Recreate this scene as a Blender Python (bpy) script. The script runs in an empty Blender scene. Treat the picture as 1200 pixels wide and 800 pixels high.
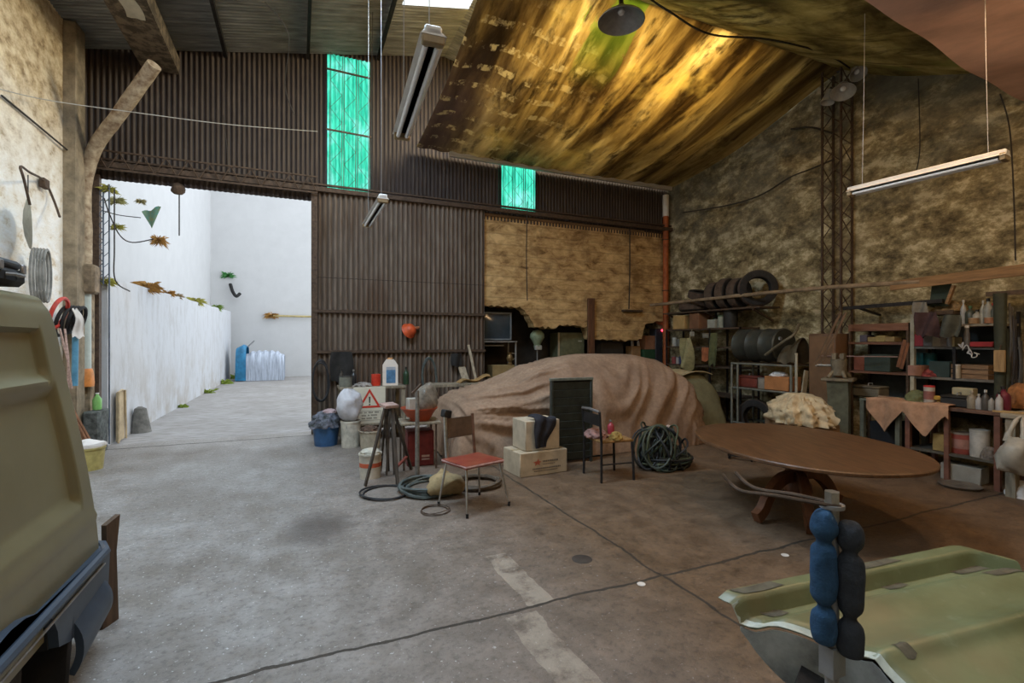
import bpy, bmesh, math, random
from math import sin, cos, pi, radians as R
from mathutils import Vector as V, Matrix as Mx, noise as NZ
rnd = random.Random(7)
SC = bpy.context.scene
COL = SC.collection
# ---------------------------------------------------------------- camera model (1200x800 frame)
FPX, EYE, YAW = 575.0, 1.6, R(23.5)
SY, CY = sin(YAW), cos(YAW)
def ray(x, y):
    a = (x-600)/FPX
    return V((SY+CY*a, CY-SY*a, (400-y)/FPX))
O0 = V((0, 0, EYE))
def pX(x, y, X): r = ray(x, y); return O0+r*(X/r.x)
def pY(x, y, Y): r = ray(x, y); return O0+r*(Y/r.y)
def pZ(x, y, z=0.0): r = ray(x, y); return O0+r*((z-EYE)/r.z)
def pD(x, y, d): return O0+ray(x, y)*d
def fl(x, y): p = pZ(x, y, 0); return (p.x, p.y, 0)

# ---------------------------------------------------------------- materials
MC = {}
def nd(t, kind, **kw):
    n = t.nodes.new(kind)
    for k, v in kw.items(): setattr(n, k, v)
    return n
def mat(name, col, rough=.7, metal=0, var=.3, scale=9, bump=.15, col2=None, stretch=(1, 1, 1), detail=6, spec=.4, emit=0, lo=.35, hi=.65, alpha=1, trans=0, bscale=None):
    if name in MC: return MC[name]
    m = bpy.data.materials.new(name); m.use_nodes = True
    t = m.node_tree; b = t.nodes['Principled BSDF']; L = t.links.new
    tc = nd(t, 'ShaderNodeTexCoord'); mp = nd(t, 'ShaderNodeMapping'); mp.inputs['Scale'].default_value = stretch
    L(tc.outputs['Object'], mp.inputs[0])
    n = nd(t, 'ShaderNodeTexNoise'); n.inputs['Scale'].default_value = scale; n.inputs['Detail'].default_value = detail; n.inputs['Roughness'].default_value = .65
    L(mp.outputs[0], n.inputs['Vector'])
    rp = nd(t, 'ShaderNodeValToRGB')
    c2 = col2 if col2 else tuple(c*(1-var) for c in col)
    rp.color_ramp.elements[0].position = lo; rp.color_ramp.elements[1].position = hi
    rp.color_ramp.elements[0].color = (*c2, 1); rp.color_ramp.elements[1].color = (*col, 1)
    L(n.outputs['Fac'], rp.inputs[0]); L(rp.outputs[0], b.inputs['Base Color'])
    b.inputs['Roughness'].default_value = rough; b.inputs['Metallic'].default_value = metal
    b.inputs['Specular IOR Level'].default_value = spec
    if trans: b.inputs['Transmission Weight'].default_value = trans
    if bump:
        n2 = n
        if bscale:
            n2 = nd(t, 'ShaderNodeTexNoise'); n2.inputs['Scale'].default_value = bscale; n2.inputs['Detail'].default_value = 5; L(mp.outputs[0], n2.inputs['Vector'])
        bp = nd(t, 'ShaderNodeBump'); bp.inputs['Strength'].default_value = bump; bp.inputs['Distance'].default_value = .02
        L(n2.outputs['Fac'], bp.inputs['Height']); L(bp.outputs[0], b.inputs['Normal'])
    if emit:
        L(rp.outputs[0], b.inputs['Emission Color']); b.inputs['Emission Strength'].default_value = emit
    MC[name] = m
    return m

class G:
    "tiny node-graph helper working on world position"
    def __init__(s, name):
        s.m = bpy.data.materials.new(name); s.m.use_nodes = True; s.t = s.m.node_tree
        s.b = s.t.nodes['Principled BSDF']; s.geo = s.t.nodes.new('ShaderNodeNewGeometry')
        s.sep = s.t.nodes.new('ShaderNodeSeparateXYZ'); s.l(s.geo.outputs['Position'], s.sep.inputs[0])
        s.x, s.y, s.z = s.sep.outputs
    def l(s, a, b): s.t.links.new(a, b)
    def set(s, sock, v):
        if isinstance(v, (int, float)): sock.default_value = v
        elif isinstance(v, tuple): sock.default_value = (*v, 1) if len(v) == 3 else v
        else: s.l(v, sock)
    def noise(s, sc, stretch=(1, 1, 1), detail=6, rough=.6, dist=0, off=(0, 0, 0)):
        mp = s.t.nodes.new('ShaderNodeMapping'); mp.inputs['Scale'].default_value = stretch; mp.inputs['Location'].default_value = off
        s.l(s.geo.outputs['Position'], mp.inputs[0])
        n = s.t.nodes.new('ShaderNodeTexNoise'); n.inputs['Scale'].default_value = sc; n.inputs['Detail'].default_value = detail
        n.inputs['Roughness'].default_value = rough; n.inputs['Distortion'].default_value = dist
        s.l(mp.outputs[0], n.inputs['Vector']); return n.outputs['Fac']
    def ramp(s, f, *st):
        r = s.t.nodes.new('ShaderNodeValToRGB'); e = r.color_ramp.elements
        while len(e) < len(st): e.new(.5)
        for i, (p, c) in enumerate(st):
            e[i].position = p; e[i].color = (*c, 1) if isinstance(c, tuple) else (c, c, c, 1)
        s.l(f, r.inputs[0]); return r.outputs[0]
    def mix(s, f, a, b, mode='MIX'):
        n = s.t.nodes.new('ShaderNodeMix'); n.data_type = 'RGBA'; n.blend_type = mode
        s.set(n.inputs[0], f); s.set(n.inputs[6], a); s.set(n.inputs[7], b); return n.outputs[2]
    def math(s, op, a, b=0.0, c=0.0):
        n = s.t.nodes.new('ShaderNodeMath'); n.operation = op
        s.set(n.inputs[0], a); s.set(n.inputs[1], b)
        if op in ('COMPARE', 'MULTIPLY_ADD'): s.set(n.inputs[2], c)
        return n.outputs[0]
    def rng(s, v, a, b, c=0.0, d=1.0):
        n = s.t.nodes.new('ShaderNodeMapRange'); n.inputs[1].default_value = a; n.inputs[2].default_value = b
        n.inputs[3].default_value = c; n.inputs[4].default_value = d; s.set(n.inputs[0], v); return n.outputs[0]
    def bump(s, h, st=.3, dist=.02):
        bp = s.t.nodes.new('ShaderNodeBump'); bp.inputs['Strength'].default_value = st; bp.inputs['Distance'].default_value = dist
        s.l(h, bp.inputs['Height']); s.l(bp.outputs[0], s.b.inputs['Normal'])
    def done(s, col, rough=.85, spec=.25):
        s.set(s.b.inputs['Base Color'], col); s.set(s.b.inputs['Roughness'], rough); s.b.inputs['Specular IOR Level'].default_value = spec
        return s.m

# ---------------------------------------------------------------- mesh builder
class MB:
    def __init__(s): s.bm = bmesh.new()
    def _x(s, vs, M):
        bmesh.ops.transform(s.bm, matrix=M, verts=vs)
    def box(s, c, d, rz=0, rx=0, ry=0, bev=0, seg=1):
        r = bmesh.ops.create_cube(s.bm, size=1); vs = r['verts']
        bmesh.ops.scale(s.bm, vec=V(d), verts=vs)
        if bev:
            es = list({e for v in vs for e in v.link_edges})
            q = bmesh.ops.bevel(s.bm, geom=es, offset=min(bev, min(d)*.45), segments=seg, affect='EDGES', profile=.5)
            vs = list({v for f in q['faces'] for v in f.verts} | {v for v in vs if v.is_valid})
        s._x(vs, Mx.Translation(V(c)) @ Mx.Rotation(rz, 4, 'Z') @ Mx.Rotation(ry, 4, 'Y') @ Mx.Rotation(rx, 4, 'X'))
        return s
    def bar(s, a, b, w, t=None, up=V((0, 0, 1)), bev=0):
        "rectangular bar from a to b"
        a, b = V(a), V(b); z = (b-a); L = z.length; z.normalize()
        if abs(z.dot(up)) > .98: up = V((0, 1, 0))
        x = up.cross(z).normalized(); y = z.cross(x)
        n0 = len(s.bm.verts)
        r = bmesh.ops.create_cube(s.bm, size=1); vs = r['verts']
        bmesh.ops.scale(s.bm, vec=V((w, t or w, L)), verts=vs)
        if bev:
            es = list({e for v in vs for e in v.link_edges})
            q = bmesh.ops.bevel(s.bm, geom=es, offset=bev, segments=1, affect='EDGES')
            vs = list({v for f in q['faces'] for v in f.verts} | {v for v in vs if v.is_valid})
        M = Mx((x, y, z)).transposed().to_4x4(); M.translation = (a+b)/2
        s._x(vs, M); return s
    def cyl(s, a, b, r0, r1=None, n=14):
        a, b = V(a), V(b); r1 = r0 if r1 is None else r1
        z = b-a; L = z.length
        q = bmesh.ops.create_cone(s.bm, cap_ends=True, segments=n, radius1=r0, radius2=r1, depth=L)
        M = z.to_track_quat('Z', 'Y').to_matrix().to_4x4(); M.translation = (a+b)/2
        s._x(q['verts'], M); return s
    def tube(s, pts, r, n=6, closed=False):
        pts = [V(p) for p in pts]; N = len(pts); rings = []
        prev = None
        for i, p in enumerate(pts):
            if closed: t = pts[(i+1) % N]-pts[i-1]
            else: t = pts[min(i+1, N-1)]-pts[max(i-1, 0)]
            t.normalize()
            if prev is None:
                up = V((0, 0, 1)) if abs(t.z) < .9 else V((1, 0, 0))
                x = up.cross(t).normalized()
            else:
                x = prev-t*prev.dot(t)
                x = x.normalized() if x.length > 1e-6 else V((1, 0, 0))
            prev = x; y = t.cross(x)
            rr = r[i] if isinstance(r, (list, tuple)) else r
            rings.append([s.bm.verts.new(p+(x*cos(2*pi*k/n)+y*sin(2*pi*k/n))*rr) for k in range(n)])
        for i in range(N if closed else N-1):
            A, B = rings[i], rings[(i+1) % N]
            for k in range(n): s.bm.faces.new((A[k], A[(k+1) % n], B[(k+1) % n], B[k]))
        if not closed:
            s.bm.faces.new(rings[0][::-1]); s.bm.faces.new(rings[-1])
        return s
    def lathe(s, prof, c=(0, 0, 0), n=20, M=None):
        M = M or Mx.Identity(4); rings = []; c = V(c)
        for r, z in prof:
            if r < 1e-5: rings.append([s.bm.verts.new(c+(M @ V((0, 0, z))))])
            else: rings.append([s.bm.verts.new(c+(M @ V((r*cos(2*pi*k/n), r*sin(2*pi*k/n), z)))) for k in range(n)])
        for A, B in zip(rings, rings[1:]):
            for k in range(n):
                a, a2, b, b2 = A[k % len(A)], A[(k+1) % len(A)], B[k % len(B)], B[(k+1) % len(B)]
                f = [v for i, v in enumerate((a, a2, b2, b)) if v not in (a, a2, b2, b)[:i]]
                if len(f) > 2:
                    try: s.bm.faces.new(f)
                    except ValueError: pass
        return s
    def sph(s, c, r, n=14, M=None):
        r = (r, r, r) if isinstance(r, (int, float)) else r
        q = bmesh.ops.create_uvsphere(s.bm, u_segments=n, v_segments=max(6, n*2//3), radius=1)
        s._x(q['verts'], Mx.Translation(V(c)) @ (M or Mx.Identity(4)) @ Mx.Diagonal((*r, 1))); return s
    def torus(s, c, Rr, r, M=None, n=28, k=8, sq=1.0):
        M = M or Mx.Identity(4); c = V(c)
        pts = []
        rings = []
        for i in range(n):
            a = 2*pi*i/n; ring = []
            for j in range(k):
                b = 2*pi*j/k
                ring.append(s.bm.verts.new(c+(M @ V(((Rr+r*cos(b))*cos(a), (Rr+r*cos(b))*sin(a), r*sin(b)*sq)))))
            rings.append(ring)
        for i in range(n):
            A, B = rings[i], rings[(i+1) % n]
            for j in range(k): s.bm.faces.new((A[j], B[j], B[(j+1) % k], A[(j+1) % k]))
        return s
    def prism(s, pts, h, M=None):
        "2-D outline in local xy extruded by h along local z"
        M = M or Mx.Identity(4)
        lo = [s.bm.verts.new(M @ V((x, y, 0))) for x, y in pts]; hi = [s.bm.verts.new(M @ V((x, y, h))) for x, y in pts]
        s.bm.faces.new(lo[::-1]); s.bm.faces.new(hi)
        for i in range(len(pts)):
            j = (i+1) % len(pts); s.bm.faces.new((lo[i], lo[j], hi[j], hi[i]))
        return s
    def sheet(s, fn, nu, nv, th=0.0):
        "grid surface fn(u,v)->Vector, optional thickness (offset along -normal)"
        P = [[V(fn(i/nu, j/nv)) for j in range(nv+1)] for i in range(nu+1)]
        A = [[s.bm.verts.new(p) for p in row] for row in P]
        for i in range(nu):
            for j in range(nv): s.bm.faces.new((A[i][j], A[i+1][j], A[i+1][j+1], A[i][j+1]))
        if th:
            B = []
            for i in range(nu+1):
                row = []
                for j in range(nv+1):
                    du = P[min(i+1, nu)][j]-P[max(i-1, 0)][j]; dv = P[i][min(j+1, nv)]-P[i][max(j-1, 0)]
                    n = du.cross(dv); n = n.normalized() if n.length > 1e-9 else V((0, 0, 1))
                    row.append(s.bm.verts.new(P[i][j]-n*th))
                B.append(row)
            for i in range(nu):
                for j in range(nv): s.bm.faces.new((B[i][j], B[i][j+1], B[i+1][j+1], B[i+1][j]))
            for i in range(nu):
                s.bm.faces.new((A[i][0], B[i][0], B[i+1][0], A[i+1][0])); s.bm.faces.new((A[i+1][nv], B[i+1][nv], B[i][nv], A[i][nv]))
            for j in range(nv):
                s.bm.faces.new((A[0][j+1], B[0][j+1], B[0][j], A[0][j])); s.bm.faces.new((A[nu][j], B[nu][j], B[nu][j+1], A[nu][j+1]))
        return s
    def jitter(s, a, sc=4, seed=0):
        for v in s.bm.verts:
            v.co += NZ.noise_vector(v.co*sc+V((seed*3.1, seed, 0)))*a
        return s
    def build(s, name, m, parent=None, world=False, ang=40, fix=True):
        if fix: bmesh.ops.recalc_face_normals(s.bm, faces=s.bm.faces[:])
        me = bpy.data.meshes.new(name)
        off = V((0, 0, 0))
        if parent is None:
            vs = [v.co for v in s.bm.verts]
            mn = V([min(v[i] for v in vs) for i in range(3)]); mx = V([max(v[i] for v in vs) for i in range(3)])
            off = V(((mn.x+mx.x)/2, (mn.y+mx.y)/2, mn.z))
            bmesh.ops.translate(s.bm, vec=-off, verts=s.bm.verts[:])
        elif world:
            Mi = PM[parent.name].inverted()
            bmesh.ops.transform(s.bm, matrix=Mi, verts=s.bm.verts[:])
        for f in s.bm.faces: f.smooth = True
        s.bm.to_mesh(me); s.bm.free()
        me.set_sharp_from_angle(angle=R(ang))
        me.materials.append(m)
        o = bpy.data.objects.new(name, me); COL.objects.link(o)
        if parent is None: o.location = off
        else: o.parent = parent
        PM[o.name] = PM[parent.name] if parent else Mx.Translation(off)
        return o
PM = {}
def thing(name, label, cat, loc=(0, 0, 0), rz=0, group=None):
    o = bpy.data.objects.new(name, None); o.empty_display_size = .1; COL.objects.link(o)
    o.location = loc; o.rotation_euler = (0, 0, rz)
    PM[o.name] = Mx.Translation(V(loc)) @ Mx.Rotation(rz, 4, 'Z')
    o['label'] = label; o['category'] = cat
    if group: o['group'] = group
    return o
def tag(o, label, cat, group=None, kind=None):
    o['label'] = label; o['category'] = cat
    if group: o['group'] = group
    if kind: o['kind'] = kind
    return o
def struct(o): o['kind'] = 'structure'; return o
def dup(o, loc, rz=0, label=None):
    c = o.copy(); COL.objects.link(c); c.location = loc; c.rotation_euler = (0, 0, rz)
    if label: c['label'] = label
    for ch in o.children:
        d = ch.copy(); COL.objects.link(d); d.parent = c
        for g in ch.children:
            e = g.copy(); COL.objects.link(e); e.parent = d
    return c
def RotE(rx, ry, rz): return Mx.Rotation(rz, 4, 'Z') @ Mx.Rotation(ry, 4, 'Y') @ Mx.Rotation(rx, 4, 'X')
def arc(p0, p1, sag, n=14):
    p0, p1 = V(p0), V(p1)
    return [p0.lerp(p1, t/n)-V((0, 0, 4*sag*(t/n)*(1-t/n))) for t in range(n+1)]
def smooth(pts, n=6):
    "Catmull-Rom through points"
    pts = [V(p) for p in pts]; out = []
    for i in range(len(pts)-1):
        a, b, c, d = pts[max(i-1, 0)], pts[i], pts[i+1], pts[min(i+2, len(pts)-1)]
        for k in range(n):
            t = k/n
            out.append(.5*((2*b)+(c-a)*t+(2*a-5*b+4*c-d)*t*t+(3*b-a-3*c+d)*t**3))
    out.append(pts[-1]); return out
# ================================================================ SHELL
XL, XR, YB, YF = -2.95, 8.1, 9.3, -4.0
RX = 2.6
def zroof(x): return 7.15-1.15*abs(x-RX)/5.5

# ---- floor
g = G('concrete_floor')
n1 = g.noise(.55, detail=7, rough=.62); n2 = g.noise(4.5, detail=8, rough=.7); n3 = g.noise(95, detail=3)
base = g.ramp(n1, (.33, (.19, .165, .14)), (.5, (.315, .295, .275)), (.7, (.43, .42, .405)))
base = g.mix(g.ramp(n2, (.35, .55), (.62, 0.0)), base, (.13, .105, .075))
east = g.rng(g.math('ADD', g.x, g.math('MULTIPLY', n1, 2.4)), 1.1, 3.3)          # trodden oily dirt of the workshop side, with warm light painted into the brown
base = g.mix(g.math('MULTIPLY', east, .88), base, g.ramp(n2, (.3, (.075, .040, .017)), (.7, (.185, .105, .046))))
n5 = g.noise(24, detail=5, rough=.75)
base = g.mix(.85, base, g.ramp(n5, (.36, .60), (.50, .95), (.64, 1.0)), 'MULTIPLY')
n6 = g.noise(42, detail=2)
base = g.mix(g.math('MULTIPLY', g.ramp(n6, (.66, 0.0), (.72, .75)), g.math('SUBTRACT', 1.0, g.math('MULTIPLY', east, .85))), base, (.70, .70, .70))
# expansion joints
wob = g.math('MULTIPLY', g.math('SUBTRACT', g.noise(2.0), .5), .12)
jx = g.math('COMPARE', g.math('ADD', g.x, wob), 2.28, .011); jy = g.math('COMPARE', g.math('ADD', g.y, wob), 2.67, .012)
jy2 = g.math('COMPARE', g.math('ADD', g.y, wob), 9.05, .02)
j = g.math('MAXIMUM', g.math('MAXIMUM', jx, jy), jy2)
# worn pale repair patches
px_ = g.math('COMPARE', g.math('ADD', g.x, wob), 1.36, .085); py_ = g.math('COMPARE', g.y, 3.05, .38)
py2 = g.math('COMPARE', g.y, 2.2, .42); px2 = g.math('COMPARE', g.math('ADD', g.x, wob), 1.2, .1)
pat = g.math('MAXIMUM', g.math('MULTIPLY', px_, py_), g.math('MULTIPLY', px2, py2))
pat = g.math('MULTIPLY', pat, g.ramp(n2, (.4, 0.0), (.55, .55)))
base = g.mix(pat, base, (.42, .36, .28))
# oil stain
sx = g.math('SUBTRACT', g.x, .15); sy = g.math('SUBTRACT', g.y, 4.55)
rr = g.math('ADD', g.math('MULTIPLY', sx, sx), g.math('MULTIPLY', g.math('MULTIPLY', sy, sy), .5))
st = g.math('MULTIPLY', g.rng(g.math('ADD', rr, g.math('MULTIPLY', n2, .08)), .16, .04), .8)
base = g.mix(st, base, (.07, .055, .045))
base = g.mix(j, base, (.045, .035, .025))
hgt = g.math('SUBTRACT', g.math('MULTIPLY_ADD', n5, .8, n2), j)
g.bump(hgt, .7, .014)
M_FLOOR = g.done(base, g.rng(n2, .3, .7, .42, .75), .4)
b = MB(); b.box(((XL+XR)/2, (YF+YB)/2, -.05), (XR-XL+1.0, YB-YF+.3, .1))
struct(b.build('floor', M_FLOOR))
# round drain cover, white discs, oil spot
# ---- yard ground
g = G('yard_concrete')
n1 = g.noise(.8, detail=7); n2 = g.noise(7, stretch=(.5, 2.2, 1), detail=7)
g.bump(n2, .6, .03)
M_YARD = g.done(g.mix(g.ramp(n2, (.36, .6), (.55, 0.0)), g.ramp(n1, (.3, (.29, .275, .26)), (.7, (.38, .37, .365))), (.17, .15, .13)), .9)
b = MB(); b.box((0, YB+.1+9, -.06), (9, 18, .09)); struct(b.build('trim_yard_ground', M_YARD))

# ---- plaster walls
g = G('mouldy_plaster')
n1 = g.noise(.9, stretch=(1, 1, 1.3), detail=8, rough=.66, dist=.6); n2 = g.noise(3.0, stretch=(1, 1, 1.6), detail=12, rough=.74, dist=.12); n3 = g.noise(26, detail=4)
c = g.ramp(n2, (.36, (.065, .052, .028)), (.455, (.20, .16, .085)), (.53, (.36, .30, .165)), (.60, (.66, .58, .38)))
up = g.rng(g.z, 2.4, 5.2)
c = g.mix(g.math('MULTIPLY', g.ramp(n1, (.40, 0.0), (.58, .8)), up), c, (.15, .145, .115))
c = g.mix(g.ramp(n1, (.30, .6), (.45, 0.0)), c, (.34, .27, .16))
g.bump(g.math('MULTIPLY_ADD', n3, .35, n2), .55, .04)
M_MOULD = g.done(c, .95, .1)
g = G('left_plaster')
n1 = g.noise(1.1, detail=8, rough=.65); n2 = g.noise(5, stretch=(1, 1, 1.6), detail=8, rough=.7); n3 = g.noise(30)
tan = g.ramp(n2, (.33, (.22, .15, .08)), (.47, (.55, .42, .26)), (.62, (.78, .66, .46)))
lim = g.ramp(n2, (.33, (.64, .52, .36)), (.44, (.88, .83, .74)), (.6, (.94, .93, .90)))
f = g.rng(g.math('ADD', g.z, g.math('MULTIPLY', g.math('SUBTRACT', n1, .5), 2.6)), 5.0, 3.2)
c = g.mix(f, tan, lim)
g.bump(g.math('MULTIPLY_ADD', n3, .3, n2), .6, .04)
M_LEFT = g.done(c, .9, .15)
g = G('ochre_brick_plaster')
n1 = g.noise(1.6, detail=8, rough=.65); n2 = g.noise(3.6, stretch=(.8, 1, 1.7), detail=9, rough=.72, dist=.5); n3 = g.noise(30)
c = g.ramp(n2, (.32, (.15, .085, .034)), (.45, (.46, .29, .125)), (.64, (.74, .52, .25)))
c = g.mix(g.ramp(n1, (.36, .75), (.48, 0.0)), c, (.22, .13, .055))
course = g.math('FRACT', g.math('MULTIPLY', g.z, 4.6)); cl = g.math('MULTIPLY', g.math('COMPARE', course, .5, .06), .3)
c = g.mix(cl, c, (.16, .10, .05))
g.bump(g.math('SUBTRACT', g.math('MULTIPLY_ADD', n3, .3, n2), cl), .5, .04)
M_BRICK = g.done(c, .95, .1)
M_DARKW = mat('dark_recess_wall', (.05, .04, .03), .95, var=.5, scale=3)  # dark tone for the recess walls

b = MB(); b.box((XR+.15, (YF+YB)/2+.5, 3.1), (.3, YB-YF+1.6, 6.4)); struct(b.build('wall_right', M_MOULD))
b = MB(); b.box((XL-.15, (YF+YB)/2, 3.05), (.3, YB-YF, 6.1)); struct(b.build('wall_left', M_LEFT))
b = MB(); b.box(((XL+XR)/2, YF-.15, 3.6), (XR-XL+.6, .3, 7.2)); struct(b.build('wall_front', M_MOULD))
# pilaster on the left wall in front of the gable
M_PIL = mat('pilaster_plaster', (.34, .27, .18), .95, var=.55, scale=5, bump=.5)
b = MB(); b.box((XL+.07, 8.72, 3.0), (.16, .30, 6.0), bev=.015); b.jitter(.012, 5); struct(b.build('trim_pilaster', M_PIL))

# ---- corrugated gable
def corr(xa, xb, z0, z1, y, pitch=.09, amp=.013, per=6, ax='x', nv=1):
    b = MB(); n = max(2, int((xb-xa)/pitch*per))
    def fn(u, v):
        x = xa+(xb-xa)*u
        a, c = (z0(x) if callable(z0) else z0), (z1(x) if callable(z1) else z1)
        return V((x, y+amp*sin(2*pi*x/pitch), a+(c-a)*v))
    return b.sheet(fn, n, nv)
g = G('rusty_corrugated_iron')
n1 = g.noise(.9, stretch=(2, 1, .5), detail=7); n2 = g.noise(7, stretch=(2.5, 1, .35), detail=7)
c = g.ramp(n2, (.28, (.115, .085, .060)), (.52, (.185, .140, .105)), (.76, (.255, .205, .16)))
c = g.mix(g.ramp(n1, (.38, .7), (.55, 0.0)), c, (.10, .055, .030))
valley_shade = g.rng(g.math('SINE', g.math('MULTIPLY', g.x, 2*pi/.0885)), -.3, .8, 0, .62)   # shade of the rib valleys painted into the colour
c = g.mix(valley_shade, c, (.05, .036, .026))
lap = g.math('COMPARE', g.z, 2.72, .006)
c = g.mix(lap, c, (.05, .035, .025))
g.bump(n2, .15)
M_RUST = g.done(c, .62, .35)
g = G('dark_corrugated_iron')
n2 = g.noise(6, stretch=(2.5, 1, .35), detail=7); n1 = g.noise(.8, detail=5)
c = g.ramp(n2, (.32, (.034, .024, .022)), (.52, (.062, .044, .036)), (.7, (.105, .078, .062)))
c = g.mix(g.ramp(n1, (.4, .6), (.6, 0.0)), c, (.055, .038, .028))
c = g.mix(g.rng(g.math('SINE', g.math('MULTIPLY', g.x, 2*pi/.075)), -.3, .8, 0, .55), c, (.022, .016, .014))  # gable rib shading painted into the colour, darker in the valleys
M_GABLE = g.done(c, .6, .3)
W1a, W1b, W2a, W2b = .447, 1.215, 3.78, 4.59
GZ = 4.06
k = 0
for xa, xb, z0 in ((XL, W1a, GZ), (W1b, W2a, GZ), (W2b, XR, GZ)):
    struct(corr(xa, xb, z0, lambda x: zroof(x)+.02, YB, .075, .016).build('wall_back' if k == 0 else 'wall_back_gable', M_GABLE, ang=80)); k += 1
for xa, xb, zt in ((W1a, W1b, 6.72), (W2a, W2b, 6.5)):
    struct(corr(xa, xb, zt, lambda x: zroof(x)+.02, YB, .075, .016).build('wall_back_gable', M_GABLE, ang=80))
# strip of wall below the panels
for xa, xb in ((W1a, W1b), (W2a, W2b)):
    struct(corr(xa, xb, GZ, 4.27, YB, .075, .016).build('wall_back_gable', M_GABLE, ang=80))
# translucent green fibreglass
def translucent(name, col, streak, tfac=.75):
    g = G(name)
    n = g.noise(5, stretch=(4, 4, .5), detail=6); n0 = g.noise(2.2, detail=5)
    c = g.mix(g.ramp(n, (.38, .8), (.6, 0.0)), col, streak)
    c = g.mix(g.ramp(n0, (.52, 0.0), (.68, .55)), c, tuple(min(1, v*1.1+.35) for v in col))
    tr = g.t.nodes.new('ShaderNodeBsdfTranslucent'); g.set(tr.inputs[0], c)
    mx = g.t.nodes.new('ShaderNodeMixShader'); mx.inputs[0].default_value = tfac
    g.done(c, .4, .3)
    out = g.t.nodes['Material Output']
    g.l(g.b.outputs[0], mx.inputs[1]); g.l(tr.outputs[0], mx.inputs[2]); g.l(mx.outputs[0], out.inputs[0])
    return g.m
M_GREEN = translucent('green_fibreglass', (.09, .80, .52), (.012, .36, .22), .95)
M_SKYL = translucent('milky_fibreglass', (.85, .87, .85), (.7, .7, .62), .9)
M_IRON = mat('rusty_steel', (.12, .078, .052), .75, .3, var=.5, scale=18, bump=.2)
M_DKIRON = mat('dark_steel', (.035, .03, .028), .6, .4, var=.5, scale=18, bump=.15)
def lattice(b, a, c, w, r=.008, step=.3, up=V((0, 0, 1)), depth=None):
    "flat zigzag girder between a and c, width w along up"
    a, c, up = V(a), V(c), V(up)*w
    n = max(2, round((c-a).length/step))
    b.bar(a, c, r*2.2); b.bar(a+up, c+up, r*2.2)
    for i in range(n):
        p, q = a.lerp(c, i/n), a.lerp(c, (i+1)/n); m = a.lerp(c, (i+.5)/n)
        b.cyl(p, m+up, r*.8, n=5); b.cyl(m+up, q, r*.8, n=5)
for k, (xa, xb, zt) in enumerate(((W1a, W1b, 6.72), (W2a, W2b, 6.5))):
    w = struct(corr(xa, xb, 4.27, zt, YB, .075, .016).build('window_%d' % (k+1), M_GREEN, ang=80))
    b = MB()
    for zz in (4.36, 5.35, 6.42): b.bar((xa, YB-.05, zz), (xb, YB-.05, zz-.02), .026)
    for xx in (.05, .29, .53): lattice(b, (xa+xx, YB-.06, 4.27), (xa+xx+.02, YB-.06, zt), .2, .0045, .46, (1, 0, 0))
    b.build('lattice_bars', M_IRON, w, True)
    b = MB()
    for xx in (xa, xb): b.bar((xx, YB-.018, 4.25), (xx, YB-.018, zt), .035, .012)
    b.build('window_frame', M_DKIRON, w, True)

# ---- sliding corrugated door
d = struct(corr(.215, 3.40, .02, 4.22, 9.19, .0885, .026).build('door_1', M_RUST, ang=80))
b = MB(); b.box((.25, 9.165, 2.1), (.10, .05, 4.2)); b.build('door_stile', M_IRON, d, True)
for zz in (2.13, 1.42): 
    b = MB(); b.box((1.82, 9.145, zz), (3.16, .035, .05)); b.build('door_rail', M_IRON, d, True)
b = MB(); b.box((2.7, 9.14, 4.24), (11, .07, .075)); b.box((2.7, 9.17, 4.33), (11, .05, .03)); struct(b.build('trim_door_track', M_IRON))
b = MB(); lattice(b, (XL+.05, 9.08, 4.16), (.3, 9.08, 4.16), .27, .011, .3); o = struct(b.build('trim_gate_girder', M_IRON))
b = MB(); b.box((-2.79, 9.25, 2.05), (.10, .1, 4.1)); o = struct(b.build('trim_gate_jamb', M_IRON))
# ---- ochre brick infill with ragged lower edge, dark recess below
out = [(3.40, 4.16), (3.40, 2.34)]
for x, y in ((609, 359), (620, 369), (626, 383), (652, 384), (656, 380), (688, 382), (692, 397), (730, 399), (752, 397), (756, 380), (775, 376)):
    p = pY(x, y, YB); out.append((p.x, p.z))
rag = []
for (xa, za), (xb, zb) in zip(out[1:], out[2:]):
    n_ = max(1, int(math.hypot(xb-xa, zb-za)/.06))
    for i in range(n_):
        f_ = i/n_; rag.append((xa+(xb-xa)*f_, za+(zb-za)*f_+(rnd.uniform(-.035, .03) if i else 0)))
out = out[:1]+rag+out[-1:]
out += [(XR, 2.0), (XR, 4.16)]
b = MB(); b.prism(out, .28, Mx.Translation(V((0, YB+.28, 0))) @ Mx.Rotation(pi/2, 4, 'X')); o = b.build('wall_back_brick', M_BRICK, ang=30); struct(o)
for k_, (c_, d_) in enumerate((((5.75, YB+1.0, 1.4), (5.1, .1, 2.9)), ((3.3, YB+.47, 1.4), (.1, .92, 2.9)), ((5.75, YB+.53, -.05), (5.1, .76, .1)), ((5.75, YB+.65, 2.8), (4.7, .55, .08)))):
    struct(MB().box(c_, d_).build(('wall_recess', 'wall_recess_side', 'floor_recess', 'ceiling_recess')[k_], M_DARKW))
b = MB(); b.box((5.4, YB+.02, 4.16), (4.0, .10, .05)); struct(b.build('trim_brick_coping', mat('old_plank', (.25, .16, .09), .8, var=.5, scale=6, stretch=(.4, 6, 6), bump=.3)))
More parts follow.
